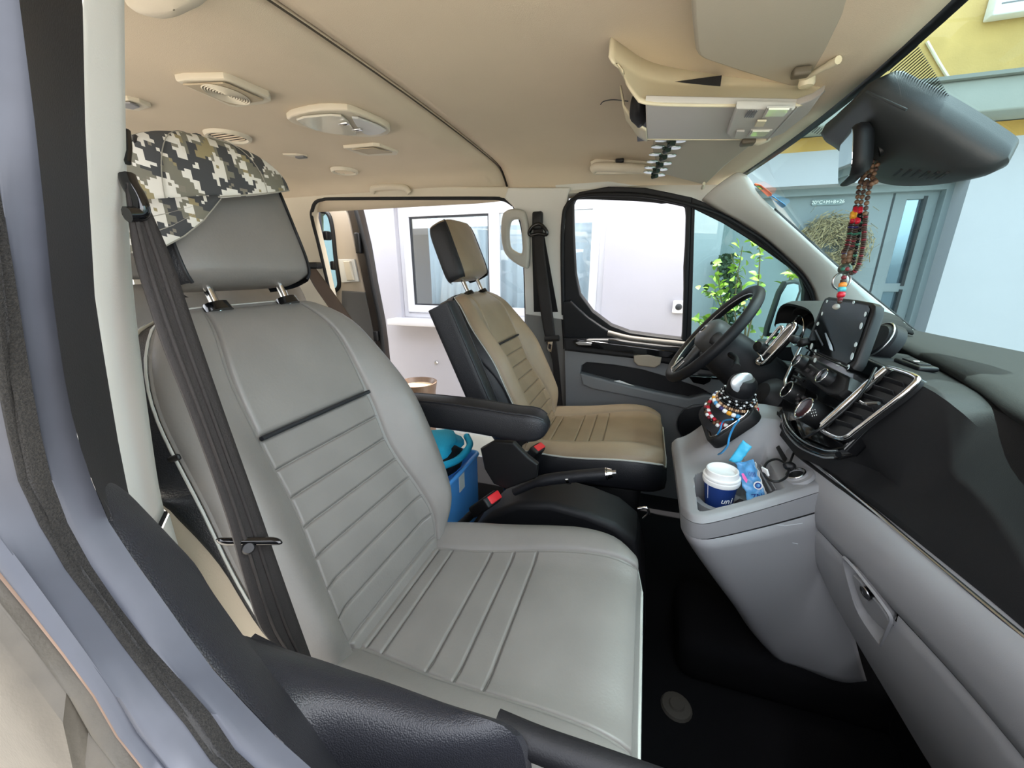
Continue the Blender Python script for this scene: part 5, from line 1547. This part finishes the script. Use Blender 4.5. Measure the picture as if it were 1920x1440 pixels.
badge = lathe('badge', [(.0001, .003), (.016, .003), (.019, .0005), (.019, -.002)], wp_(0, 0, .032), sax, SATIN, sw, n=24)
tube('badge_mark', [wp_(.6+2*math.pi*i/20*.8, .009, .0365) for i in range(20)], .0022, BPLAST, sw, n=5)
sc_t = T('steering_column', 'black steering column shroud with stalks behind the wheel', 'steering column', swc-sax*.1)
rows = []
for d_, r_ in ((.02, .06), (.035, .075), (.08, .082), (.16, .088), (.26, .095)):
    rows.append([swc-sax*d_+e1*(r_*math.copysign(abs(math.cos(t))**.7, math.cos(t)))+e2*(r_*.95*math.copysign(abs(math.sin(t))**.7, math.sin(t))-.012) for t in [k*math.pi/14 for k in range(28)]])
grid('shroud', rows, BSOFT, sc_t, cu=True, caps=True, angle=60)
s0 = swc-sax*.06
tube('stalk', cat([s0+V((0, -.06, -.01)), s0+V((.01, -.13, -.012)), s0+V((.0, -.19, -.02))], 4), [.009]*4+[.0075]*5, BPLAST, sc_t, n=10)
tube('stalk_end', [s0+V((.0, -.185, -.02)), s0+V((-.002, -.21, -.022))], .011, BPLAST, sc_t, n=10)
tube('stalk', cat([s0+V((0, .06, -.01)), s0+V((.01, .13, -.012)), s0+V((.0, .19, -.02))], 4), .009, BPLAST, sc_t, n=10)
lathe('ignition_pod', [(.0001, .03), (.03, .025), (.055, 0), (.06, -.05), (.05, -.12)], P(1440, 742, X=.36), (-.8, -.3, .4), BSOFT, sc_t, n=24)
# switch panel below wheel
plate('switch_panel', [P(*p, Y=1.62) for p in [(1290, 705), (1335, 708), (1332, 716), (1320, 722), (1300, 718)]], [], .03, BGLOSS, sc_t, bev=.004, n=(0, -1, 0))
# instrument hood and cluster
ic_ = T('instrument_cluster', 'black instrument binnacle with hood behind the steering wheel', 'instrument cluster', V((.5, 1.42, .9)))
rows = []
for i in range(17):
    a = math.pi*(i/16)
    cy_, sz_ = -math.cos(a), math.sin(a)
    y_ = 1.43+.175*math.copysign(abs(cy_)**.6, cy_); z_ = .905+.085*sz_**.6
    rows.append([V((.445, y_, z_-.004)), V((.44, y_, z_+.004)), V((.455, y_, z_+.012)), V((.52, y_, z_+.014)), V((.64, y_, z_-.005))])
grid('hood', rows, DTOP, ic_, thick=.006, off=-1, angle=60)
plate('cluster_face', [V((.50, 1.43+.17*math.cos(t), .895+.085*math.sin(t))) for t in [k*math.pi/12 for k in range(24)]], [], .02, BGLOSS, ic_, n=(-1, 0, .2))
for s in (-.085, .085):
    tube('gauge_ring', [V((.485, 1.43+s+.05*math.cos(t), .905+.05*math.sin(t))) for t in [k*math.pi/10 for k in range(20)]], .003, CHROME, ic_, n=6, closed=True)
rows = []
for i in range(9):
    a = math.pi*(i/8)
    rows.append([V((.47, 1.43+.12*-math.cos(a), .955+.035*math.sin(a))), V((.56, 1.43+.15*-math.cos(a), .965+.035*math.sin(a))), V((.66, 1.43+.16*-math.cos(a), .94+.03*math.sin(a)))])
grid('hood_crest', rows, DTOP, ic_, thick=.006, off=-1, angle=60)
# phone holder with chrome edged arms
ph_ = T('phone_holder', 'chrome edged phone holder clamped beside the steering wheel', 'phone holder', P(1450, 660, X=.40))
def HP(x, y, off=0.): return PL(x, y, (.40-off, 1.3, .9), (-.75, -.55, .3))
def loopx(nm, l, rad, mat=CHROME): return tube(nm, cat([HP(*p) for p in l], 4, True), rad, mat, ph_, n=8, closed=True)
plate('backplate', [HP(*p, -.006) for p in [(1418, 678), (1432, 658), (1468, 620), (1490, 606), (1494, 612), (1478, 640), (1440, 680), (1424, 686)]], [], .012, BPLAST, ph_, bev=.003, n=(-.75, -.55, .3))
loopx('outer_arm', [(1420, 676), (1440, 656), (1470, 622), (1486, 608), (1491, 610), (1486, 622), (1462, 650), (1432, 680), (1424, 682)], .006)
loopx('inner_arm', [(1434, 648), (1448, 630), (1462, 614), (1467, 616), (1462, 630), (1444, 652)], .005)
plate('silver_plate', [HP(*p, .004) for p in [(1438, 660), (1456, 640), (1478, 614), (1486, 612), (1482, 624), (1460, 650), (1446, 664)]], [], .004, SATIN, ph_, bev=.001, n=(-.75, -.55, .3))
lathe('clamp_knob', [(.0001, .012), (.014, .010), (.018, 0), (.018, -.015)], HP(1424, 650, .012), (-.75, -.55, .3), BPLAST, ph_, n=18)
box('clamp_joint', HP(1490, 636, .01), (.022, .035, .022), BPLAST, ph_, r=.008)
box('plug', TB(1506, 642, .012), (.02, .04, .018), BPLAST, ph_, r=.006, rot=frame((.9, 0, .3), (0, 1, -.4)).to_4x4())
tube('spring_clip', cat([HP(1420, 660, .01), HP(1426, 668, .014), HP(1430, 676, .01)], 4), .003, CHROME, ph_, n=6)
# ================================================================== OVERHEAD
oc = T('overhead_console', 'cream overhead console with reading lamps under the headliner', 'overhead console', (.1, YC, 1.48))
ZB = 1.392
top = resample(cat([P(1144, 104, Z=1.478), P(1172, 122, Z=1.476), P(1205, 142, Z=1.472), P(1250, 152, Z=1.468), P(1330, 155, Z=1.462), P(1430, 157, Z=1.452), P(1530, 162, Z=1.442), P(1547, 168, Z=1.438)], 5), 30)
bot = resample(cat([P(1162, 128, Z=1.462), P(1176, 154, Z=1.43), P(1192, 178, Z=1.405), P(1210, 192, Z=ZB), P(1290, 196, Z=ZB), P(1400, 197, Z=ZB), P(1492, 198, Z=ZB), P(1520, 186, Z=1.405)], 5), 30)
rows = [[a+V((0, .012, .045))]+[a.lerp(b, j/6)+V((0, -.006, -.004))*math.sin(math.pi*j/6) for j in range(7)] for a, b in zip(top, bot)]
CREAM = M('cream_console_plastic', (214, 205, 178), .5, bump=.06, bscale=900)
CONG = M('console_grey_plastic', (186, 182, 176), .5, bump=.06, bscale=900)
grid('near_side', rows, CREAM, oc, thick=.004, off=1, angle=60)
bf = [(1210, 192), (1492, 198), (1520, 188), (1545, 172), (1515, 215), (1470, 250), (1437, 263), (1330, 264), (1212, 263)]
plate('underside', [P(*p, Z=ZB+.002) for p in bf], [], .012, CONG, oc, bev=.003, n=(0, 0, -1))
plate('front_slope', [P(1492, 198, Z=ZB), P(1546, 168, Z=1.438), P(1500, 232, Z=1.436), P(1437, 263, Z=ZB)], [], .006, CONG, oc, n=(.6, 0, -.8))
# far side wall
fa = [P(1212, 263, Z=ZB), P(1330, 264, Z=ZB), P(1437, 263, Z=ZB)]
grid('far_side', [[p, p+V((0, .02, .04)), p+V((0, .05, .10))] for p in resample(fa, 8)], CREAM, oc, thick=.004, angle=60)
rq = [P(1192, 178, Z=1.41), P(1190, 230, Z=1.41), P(1200, 262, Z=1.40), P(1212, 264, Z=ZB)]
grid('rear_lip', [[p, p+V((-.02, 0, .012)), p+V((-.05, .005, .05)), p+V((-.06, .01, .09))] for p in resample([P(1212, 240, Z=ZB), P(1213, 250, Z=ZB), P(1214, 263, Z=ZB)], 6)], CREAM, oc, thick=.004, angle=60)
blob('pouch_dark', P(1200, 205, Z=1.425), (.02, .05, .03), BSOFT, oc, seed=2)
box('cavity', P(1245, 225, Z=1.43)+V((.02, 0, .012)), (.16, .2, .05), BPLAST, oc)
tube('black_thread', cat([P(1178, 190, Z=1.49), P(1150, 187, Z=1.498), P(1132, 190, Z=1.50), P(1126, 196, Z=1.50)], 4), .0012, BPLAST, oc, n=5)
# lamp module
md = [(1362, 252), (1380, 204), (1490, 206), (1440, 260), (1370, 261)]
lm_ = plate('lamp_module', [P(*p, Z=ZB-.012) for p in md], [], .014, CONG, oc, bev=.004, n=(0, 0, -1))
LENS = M('lamp_lens', (226, 224, 208), .15, coat=.6)
def mq(nm, l, mat, d=.016, par=lm_):
    return plate(nm, [P(*p, Z=ZB-d) for p in l], [], .004, mat, par, bev=.001, n=(0, 0, -1))
mq('lamp_frame', [(1428, 222), (1438, 203), (1486, 203), (1474, 222)], CONG, .015)
mq('reading_lens', [(1434, 219), (1441, 206), (1480, 206), (1470, 219)], LENS, .018)
mq('lamp_frame', [(1400, 258), (1408, 245), (1448, 245), (1438, 258)], CONG, .015)
mq('reading_lens', [(1405, 256), (1411, 247), (1443, 247), (1435, 256)], LENS, .018)
mq('lamp_switch', [(1414, 238), (1420, 228), (1437, 228), (1431, 238)], CREAM, .019)
for i in range(5):
    tube('microphone_slot', [P(1396+i*4, 220, Z=ZB-.014), P(1404+i*4, 207, Z=ZB-.014)], .0012, DGREY2, lm_, n=4)
mq('blank_button', [(1377, 258), (1381, 247), (1396, 247), (1392, 258)], CONG, .016)

# ---- sun visors
def visor(name, label, px, z, tilt, th, mat=CONG):
    t = T('sun_visor', label, 'sun visor', P(*px[0], Z=z), 'sun visors')
    pt = P(*px[len(px)//2], Z=z)
    pts = cat([PL(*p, pt, (0, tilt, 1)) for p in px], 3, True)
    plate('visor_panel', pts, [], th, M('visor_vinyl', (172, 164, 148), .7, bump=.15, bscale=500), t, bev=th*.45, n=(0, -tilt, -1), seg=3)
    return t, pt
v1, _p = visor('sun_visor', 'large beige sun visor over the passenger side at the top of the frame', [(1292, -90), (1294, 0), (1300, 70), (1308, 106), (1345, 122), (1420, 146), (1480, 163), (1505, 166), (1518, 152), (1540, 118), (1572, 58), (1602, 0), (1640, -90)], 1.445, .0, .016)
a, b_, c_ = P(1502, 150, Z=1.44), P(1535, 132, Z=1.437), P(1572, 112, Z=1.435)
tube('hinge_arm', cat([a, b_, c_], 5), [.0045]*5+[.005]*3+[.0065]*3, CREAM, v1, n=10)
box('hinge_clip', P(1502, 136, Z=1.434), (.028, .022, .014), M('hinge_dark', (96, 88, 74), .5), v1, r=.004)
lathe('hinge_boss', [(.0001, -.006), (.012, -.004), (.014, .0), (.012, .014)], P(1512, 158, Z=1.432), (0, 0, 1), CREAM, v1, n=16)
v2, _p = visor('sun_visor', 'grey sun visor over the driver side with metal clips on its edge', [(1226, 262), (1300, 262), (1385, 263), (1412, 266), (1400, 280), (1360, 312), (1332, 338), (1320, 346), (1300, 342), (1255, 330), (1235, 320)], 1.392, .06, .014)
a, b_ = P(1392, 268, Z=1.385), P(1440, 258, Z=1.40)
tube('hinge_arm', cat([a, a.lerp(b_, .5)+V((0, 0, -.004)), b_], 5), [.005]*6+[.009]*5, CREAM, v2, n=10)
box('hinge_clip', P(1402, 267, Z=1.384), (.03, .03, .012), M('hinge_dark', (96, 88, 74), .5), v2, r=.004)
tube('pivot_pin', [P(1320, 344, Z=1.372), P(1317, 353, Z=1.37)], .005, CREAM, v2, n=8)
# metal clips on the visor edge
vp, vn = P(1300, 320, Z=1.392), V((0, .06, 1))
SILV = M('clip_nickel', (196, 206, 202), .2, metal=.9)
DGRN = M('clip_spring_dark', (38, 52, 46), .4, metal=.5)
names = ['half hidden behind the console', 'second', 'third', 'fourth', 'fifth', 'lowest, nearest the roof handle']
lab = ['nickel bulldog clip on the driver visor, topmost, half behind the overhead console', 'nickel bulldog clip on the driver visor, second from the overhead console', 'nickel bulldog clip on the driver visor, third from the overhead console', 'nickel bulldog clip on the driver visor, third from the roof handle end', 'nickel bulldog clip on the driver visor, second from the roof handle end', 'nickel bulldog clip on the driver visor, nearest the roof handle']
for i, (x0, y0, x1, y1) in enumerate([(1228, 264, 1286, 266), (1221, 276, 1276, 279), (1217, 290, 1267, 294), (1213, 303, 1258, 309), (1209, 314, 1250, 320), (1208, 322, 1245, 331)]):
    A = PL(x0, y0, vp-vn*.016, vn); B = PL(x1, y1, vp-vn*.016, vn); m = A.lerp(B, .52)
    t = T('metal_clip', lab[i], 'clip', m, 'metal clips on the driver visor')
    d = (B-A); Ln = d.length; dn = d.normalized(); w = dn.cross(V((0, 0, 1))).normalized()
    for s0_, s1_, wd, nm in ((0, .46, .0105, 'clip_jaw'), (.56, 1., .0135, 'clip_lever')):
        ol = []
        for k in range(16):
            a = 2*math.pi*k/16
            ol.append(A+d*((s0_+s1_)/2)+dn*(math.copysign(abs(math.cos(a))**.8, math.cos(a))*Ln*(s1_-s0_)/2)+w*(math.sin(a)*wd))
        plate(nm, ol, [], .004, SILV, t, bev=.0012, n=(0, 0, -1))
    tube('clip_spring', [m-w*.009-V((0, 0, .006)), m+w*.009-V((0, 0, .006))], .006, DGRN, t, n=10)
    tube('clip_neck', [A+d*.4, A+d*.66+V((0, 0, -.004))], .0045, DGRN, t, n=8)

# ---- grab handles
def handle(label, pts, r, feet=True, mat=HEAD2):
    t = T('grab_handle', label, 'grab handle', sum(pts, V())/len(pts), 'roof grab handles')
    tube('grip', cat(pts, 6), r, mat, t, n=12)
    return t
g1 = handle('beige folded roof grab handle above the driver door', [P(1112, 318, Y=1.66), P(1120, 313, Y=1.65), P(1160, 314, Y=1.645), P(1200, 316, Y=1.65), P(1222, 320, Y=1.66)], .016)
plate('handle_recess', [P(*p, Y=1.665) for p in [(1106, 303), (1116, 298), (1215, 300), (1224, 304), (1224, 326), (1112, 328)]], [], .02, HEAD2, g1, bev=.006, n=(0, -1, -.2))
box('coat_hook', P(1162, 301, Y=1.64), (.03, .014, .012), BPLAST, g1, r=.003)
g2 = handle('beige roof grab handle over the sliding door gap', [P(698, 360, Y=1.74), P(702, 352, Y=1.73), P(730, 350, Y=1.725), P(758, 352, Y=1.73), P(768, 362, Y=1.74)], .014)
plate('handle_back', [P(*p, Y=1.755) for p in [(692, 352), (700, 346), (762, 347), (776, 358), (774, 368), (694, 366)]], [], .015, TRIM, g2, bev=.004, n=(0, -1, -.2))
gh = T('grab_handle', 'pale grey D shaped grab handle on the far door pillar', 'grab handle', PF(965, 450, -.04))
go_ = cat([PF(*p, -.05) for p in [(958, 392), (975, 394), (984, 402), (990, 430), (992, 470), (990, 500), (984, 504), (962, 492), (946, 476), (940, 455), (938, 428), (941, 404), (947, 396)]], 3, True)
gi_ = cat([PF(*p, -.05) for p in [(957, 416), (970, 412), (975, 418), (978, 445), (978, 472), (972, 476), (958, 468), (954, 458), (953, 435)]], 3, True)
plate('handle_ring', go_, [gi_], .035, M('handle_grey', (186, 184, 176), .5), gh, bev=.012, n=(0, -1, -.175), seg=3)

# ---- ceiling fittings
def ceil_plate(nm, l, dz, th, mat, par, bev=.004, k=3):
    return plate(nm, cat([P(*p, Z=1.5125-dz) for p in l], k, True) if k else [P(*p, Z=1.5125-dz) for p in l], [], th, mat, par, bev=bev, n=(0, 0, -1), seg=2)
sp1 = T('ceiling_speaker', 'beige ceiling speaker with round grille nearest the camera', 'speaker', P(420, 175, Z=1.5), 'ceiling fittings')
ceil_plate('speaker_frame', [(330, 153), (345, 150), (420, 149), (432, 152), (505, 184), (509, 191), (496, 196), (445, 202), (428, 199), (350, 164)], .012, .02, HEAD2, sp1, .005, 0)
gc_ = P(425, 178, Z=1.4915)
ga, gb_ = (P(470, 188, Z=1.488)-P(372, 162, Z=1.488))*.5, (P(440, 198, Z=1.488)-P(420, 156, Z=1.488))*.5
ceil_plate('grille', [(343, 160), (418, 157), (428, 160), (494, 189), (442, 198), (430, 196), (355, 164)], .019, .004, M('grille_beige', (176, 162, 138), .6), sp1, .001, 0)
for k in range(1, 10):
    q = k/9.5
    tube('grille_ring', [gc_+ga*(q*math.cos(t)*.98)+gb_*(q*math.sin(t)*.72)+V((0, 0, .000)) for t in [i*math.pi/18 for i in range(36)]], .0016, HEAD2, sp1, n=4, closed=True)
dm = T('dome_light', 'oval dome light in the middle of the rear headliner', 'ceiling light', P(635, 235, Z=1.5), 'ceiling fittings')
ceil_plate('light_frame', [(538, 224), (560, 214), (600, 207), (640, 207), (665, 211), (715, 232), (731, 242), (728, 252), (700, 258), (660, 256), (610, 250), (560, 236)], .012, .018, HEAD2, dm, .005, 2)
ceil_plate('lens', [(556, 226), (595, 219), (640, 219), (660, 240), (668, 254), (630, 252), (590, 244)], .020, .006, M('frosted_lens', (204, 200, 186), .25, coat=.4), dm, .002, 2)
ceil_plate('switch_bar', [(660, 222), (690, 230), (724, 246), (700, 254), (680, 250)], .020, .006, M('console_cool_grey', (198, 198, 196), .5), dm, .002, 2)
for q in ((645, 232), (670, 243)): box('switch', P(*q, Z=1.488), (.03, .012, .006), CHROME, dm, r=.002)
sp2 = T('ceiling_speaker', 'small rectangular ceiling speaker beside the dome light', 'speaker', P(695, 284, Z=1.5), 'ceiling fittings')
ceil_plate('speaker_frame', [(644, 279), (700, 274), (712, 275), (747, 287), (744, 291), (690, 293), (676, 291)], .010, .016, HEAD2, sp2, .004, 0)
ceil_plate('grille', [(660, 281), (700, 278), (735, 287), (690, 290)], .018, .003, M('grille_beige', (176, 162, 138), .6), sp2, .001, 0)
def cvent(label, c, rx, ry, z=1.5115):
    cw_ = P(*c, Z=z); a = P(c[0]+rx, c[1], Z=z)-cw_; R_ = .062*rx/44.
    R_ = a.length*.86
    t = T('ceiling_vent', label, 'air vent', cw_, 'round ceiling vents')
    lathe('vent_ring', [(R_*1.02, .008), (R_*1.0, .0), (R_*.94, -.005), (R_*.84, -.005), (R_*.80, -.001), (R_*.78, .004)], cw_, (0, 0, 1), HEAD2, t, n=32)
    lathe('vent_throat', [(.0001, .002), (R_*.79, .002)], cw_, (0, 0, 1), M('vent_dark', (58, 52, 44), .7), t, n=24)
    for k in range(5):
        y = R_*.66*(-1+2*(k+.5)/5); w = math.sqrt(max(0, (R_*.70)**2-y*y))
        box('slat', cw_+V((0, y, -.0005)), (2*w, .0015, .004), HEAD, t, r=.001, rot=Matrix.Rotation(math.radians(35), 4, 'X'))
cvent('round slatted ceiling vent above the camouflage cap', (428, 257), 44, 10)
cvent('round slatted ceiling vent over the sliding door', (646, 322), 28, 5, 1.4985)
sm = T('courtesy_lamp', 'tiny flush lamp in the headliner near the far vent', 'ceiling light', P(556, 294, Z=1.5), 'ceiling fittings')
ceil_plate('lamp', [(530, 291), (556, 291), (577, 294), (560, 297)], .006, .012, HEAD2, sm, .003, 0)
box('lamp_clip', P(565, 295, Z=1.49), (.04, .02, .006), DGREY2, sm, r=.002)
sm = T('courtesy_lamp', 'small beige lamp in the headliner beside the near pillar', 'ceiling light', P(255, 200, Z=1.5), 'ceiling fittings')
ceil_plate('lamp', [(222, 190), (240, 188), (262, 193), (284, 202), (262, 209), (230, 206)], .008, .016, HEAD2, sm, .004, 0)
ceil_plate('lens', [(228, 194), (244, 194), (262, 202), (250, 206), (230, 202)], .016, .004, DGREY, sm, .001, 0)

# ================================================================== REAR-VIEW MIRROR, SENSOR POD
sp_ = T('sensor_housing', 'large black plastic sensor housing on the windshield behind the mirror', 'sensor housing', V((.42, 1.03, 1.41)))
def wsray(x, y, off=-.004):
    # point where a sight line meets the glass (few Newton steps on s)
    s = .2
    p = None
    for _ in range(12):
        z = None
        d = ray(x, y)
        # plane through three glass points around the estimate
        Y = p.y if p else 1.0
        a = wsp(s, Y, off); n_ = V((.67, 0, .74))
        q = (Y-YC)/.72
        n_ = (wsp(s+.05, Y)-wsp(s-.05, Y)).cross(wsp(s, Y+.02)-wsp(s, Y-.02)).normalized()
        p = CAM+d*((a-CAM).dot(n_)/d.dot(n_))
        q = (p.y-YC)/.72
        s = (1.437-.03*q*q-p.z+.74*off)/(1.437-.90)
    return p
POD = [(1545, 240), (1566, 218), (1600, 186), (1640, 150), (1690, 170), (1740, 196), (1800, 232), (1850, 264), (1884, 288), (1892, 300), (1886, 312), (1860, 322), (1800, 334), (1740, 339), (1690, 337), (1650, 326), (1610, 300), (1575, 262)]
ring0 = cat([wsray(*p, -.03) for p in POD], 3, True)
pcn = sum(ring0, V())/len(ring0)
gn_ = V((.67, 0, .74))
rows = []
for q, d in ((.90, .029), (.95, .015), (1.0, .0), (.96, -.014), (.86, -.024), (.6, -.03), (.3, -.032), (.03, -.032)):
    rows.append([pcn.lerp(p, q)+gn_*d for p in ring0])
PODM = M('sensor_pod_plastic', (52, 56, 58), .45, bump=.12, bscale=900)
grid('housing', rows, PODM, sp_, cu=True, caps=True, angle=50)
for k in range(6):
    x = 1678+k*17
    a, b_ = wsray(x+14, 316+k*1.6, -.0625), wsray(x-8, 331+k*.8, -.056)
    tube('vent_slot', cat([a, a.lerp(b_, .5)+V((0, .002, -.002)), b_], 3), .0028, BPLAST, sp_, n=6)
tube('ridge', cat([wsray(1625, 172, -.055), wsray(1660, 188, -.061), wsray(1700, 206, -.063)], 4), .002, PODM, sp_, n=6)
# printed stripes on the glass beside the housing
st = T('x', '', None, wsp(.1, .8)); st.name = 'stripe_band'; st.parent = ws_; st.location = wsp(.1, .8)-V(ws_.location); WORLD[st.name] = wsp(.1, .8)
for k_ in ('label', 'category'):
    if k_ in st: del st[k_]
for k in range(34):
    t = k/33
    a = wsray(1662+(1795-1662)*t, 130+(212-130)*t); b_ = wsray(1718+(1797-1718)*t, 82+(210-82)*t)
    if (a-b_).length > .004: tube('stripe', [a, b_], .0011, FRIT, st, n=4)
for k in range(14):
    t = k/13
    a = wsray(1518+(1578-1518)*t, 247+(262-247)*t); b_ = wsray(1530+(1580-1530)*t, 236+(258-236)*t)
    if (a-b_).length > .004: tube('stripe', [a, b_], .0011, FRIT, st, n=4)
# mirror
rm = T('rearview_mirror', 'black rear view mirror turned to the driver, with beads hung behind it', 'mirror', V((.36, 1.06, 1.33)))
mc = P(1590, 296, X=.36)
mu_ = (P(1612, 292, X=.42)-P(1588, 290, X=.31)); 
# mirror faces the driver: its plane holds nearly the sight line
mf = V((-.95, .22, -.15)).normalized()          # facing direction of the glass
mw = V((mf.y, -mf.x, 0)).normalized()*-1; mh = mf.cross(mw).normalized()
if mh.z < 0: mh = -mh
ol = rr(mc, mw, mh, .17, .088, .026)
rows = []
cm = mc
for q, d in ((.93, .004), (1., .0), (1.02, -.008), (.95, -.02), (.75, -.028), (.3, -.031), (.03, -.031)):
    rows.append([cm+(p-cm)*q+mf*d for p in ol])
grid('shell', rows, BSOFT, rm, cu=True, angle=50)
plate('mirror_glass', [cm+(p-cm)*.93+mf*.005 for p in ol], [], .002, M('mirror_silver', (190, 200, 205), .04, metal=1.), rm, n=mf)
tube('stem', cat([mc-mf*.045, mc-mf*.06+V((.03, -.01, .02)), wsp(.12, 1.05, -.05)], 5), .013, BPLAST, rm, n=10)
# ================================================================== BEADS ON THE MIRROR
nb = T('prayer_beads', 'long string of brown prayer beads with coloured stones hanging from the mirror', 'beads', P(1625, 270, X=.42))
def strand(px, X, kinds, rad, sq=1., step=1.75):
    pts = cat([P(*p, X=X+dx) for p, dx in px], 8)
    Ln = sum((b-a).length for a, b in zip(pts, pts[1:]))
    n = max(3, int(Ln/(rad*step*sq)))
    pts = resample(pts, n)
    tube('thread', pts[::2]+[pts[-1]], .0008, BPLAST, nb, n=4)
    beads(nb, pts, kinds, rad, sq)
    return pts
wd = ['wood', 'wood', 'dwood']
strand([((1630, 262), 0), ((1628, 290), 0), ((1626, 318), 0), ((1612, 345), 0), ((1608, 372), 0), ((1604, 388), 0)], .405, wd, .0046, 1., 1.9)
strand([((1638, 260), .004), ((1636, 290), .004), ((1634, 320), .004), ((1622, 348), 0), ((1616, 372), 0), ((1613, 388), 0)], .405, wd, .0046, 1., 1.9)
strand([((1646, 268), .01), ((1648, 290), .01), ((1644, 312), .01), ((1632, 345), 0), ((1626, 375), 0), ((1622, 400), 0)], .407, ['dwood', 'wood'], .0046, 1., 1.9)
strand([((1622, 330), .0), ((1614, 340), .0), ((1630, 345), -.006), ((1642, 342), 0), ((1636, 334), .004)], .402, wd, .0046, 1., 1.9)
strand([((1604, 392), 0), ((1604, 396), 0)], .405, ['red'], .0052)
strand([((1613, 392), 0), ((1613, 396), 0)], .405, ['red'], .0048)
beads(nb, [P(1601, 402, X=.404), P(1601, 404, X=.404)], ['yellow'], .0075)
beads(nb, [P(1613, 404, X=.408), P(1613, 405, X=.408)], ['black'], .006)
strand([((1599, 411), 0), ((1599, 414), 0)], .405, ['red'], .0055)
strand([((1608, 412), 0), ((1608, 415), 0)], .405, ['red'], .0052)
dsk = ['dwood', 'dwood', 'purple', 'dwood', 'dwood', 'green', 'dwood', 'dwood', 'maroon', 'dwood', 'maroon', 'dwood']
strand([((1596, 418), 0), ((1592, 445), 0), ((1587, 465), 0), ((1583, 474), 0)], .405, dsk, .0056, .42)
strand([((1606, 418), 0), ((1602, 445), 0), ((1597, 465), 0), ((1594, 474), 0)], .405, dsk, .0056, .42)
strand([((1616, 402), .006), ((1613, 430), .006), ((1606, 465), .006), ((1600, 495), .006)], .405, ['black', 'dwood', 'black', 'green'], .0042, .7)
strand([((1624, 400), .008), ((1621, 425), .008), ((1619, 455), .008), ((1612, 490), .008), ((1604, 508), .006), ((1596, 512), .004)], .405, ['dwood', 'dwood', 'maroon', 'dwood'], .0048, .45)
strand([((1583, 472), 0), ((1583, 490), 0)], .405, ['wood'], .0062, 1., 1.8)
strand([((1595, 474), 0), ((1592, 488), 0)], .405, ['wood'], .0066, 1., 1.8)
beads(nb, [P(1586, 490, X=.404), P(1586, 491, X=.404)], ['wood'], .0078)
ORN = M('tibetan_silver', (110, 106, 98), .35, metal=.5, c2=(60, 88, 78), vscale=120)
pc_ = P(1585, 504, X=.404)
blob('carved_bead', pc_, (.013, .013, .0115), ORN, nb, amp=.1)
for dx, m in ((-5, 'green'), (4, 'maroon')):
    beads(nb, [P(1585+dx, 504, X=.394), P(1585+dx, 505, X=.394)], [m], .0038)
pc_ = P(1582, 527, X=.404)
ol = [pc_+V((-.004, 0, 0))+_R*(.019*math.cos(t))+V((0, 0, 1))*(.0175*math.sin(t)) for t in [i*math.pi/12 for i in range(24)]]
plate('pendant_disc', ol, [], .008, ORN, nb, bev=.002, n=(-1, -.3, 0))
tube('pendant_rim', ol, .0022, SATIN, nb, n=6, closed=True)
for y, m, r_ in ((520, 'maroon', .005), (527, 'dwood', .006), (534, 'orange', .0078), (542, 'turq', .008), (552, 'red', .0078), (560, 'maroon', .0052), (565, 'dwood', .0046)):
    beads(nb, [P(1580-(y-534)*.18, y, X=.389), P(1580-(y-534)*.18, y+1, X=.389)], [m], r_, .75)
blob('end_stone', P(1568, 575, X=.389), (.007, .007, .006), M('milky_stone', (190, 186, 178), .2, trans=.4), nb, amp=.1)

# ---- windshield stickers
def sticker(nm, label, l, c, marks):
    pts = [wsray(*p, -.004) for p in l]
    t = T(nm, label, 'sticker', sum(pts, V())/len(pts))
    nr = (CAM-pts[0]).normalized()
    plate('sticker_base', pts, [], .0012, M('sticker_'+label.split()[0], c, .5), t, n=(-.67, 0, -.74))
    for q, mc_ in marks:
        plate('sticker_print', [wsray(*p, -.0055) for p in q], [], .0008, mc_, t, n=(-.67, 0, -.74))
PW = M('print_white', (240, 240, 236), .6); PG = M('print_green', (64, 140, 84), .6); PY = M('print_yellow', (230, 200, 80), .6)
sticker('windshield_sticker', 'orange toll sticker in the upper windshield corner', [(1410, 350), (1414, 345), (1428, 345), (1450, 360), (1448, 366), (1438, 370)], (236, 108, 60), [([(1416, 350), (1424, 348), (1432, 354), (1426, 357)], PG), ([(1420, 352), (1426, 351), (1430, 354), (1425, 356)], PY), ([(1432, 358), (1440, 358), (1444, 362), (1438, 366)], M('print_pinkred', (226, 80, 110), .6))])
sticker('windshield_sticker', 'blue toll sticker below the orange one', [(1438, 370), (1448, 366), (1474, 380), (1476, 384), (1466, 391), (1462, 391)], (70, 148, 204), [([(1446, 371), (1456, 372), (1460, 377), (1452, 377)], PW), ([(1456, 377), (1464, 378), (1470, 383), (1463, 385)], PW)])
# paper slip in the door pocket
ps = T('paper_slip', 'white paper slip in the driver door pocket', 'paper', PD(1172, 722, .0))
plate('slip', [PD(*p, .005) for p in [(1146, 715), (1162, 713), (1200, 728), (1199, 734)]], [], .002, WHITEP, ps, n=(0, -1, 0))
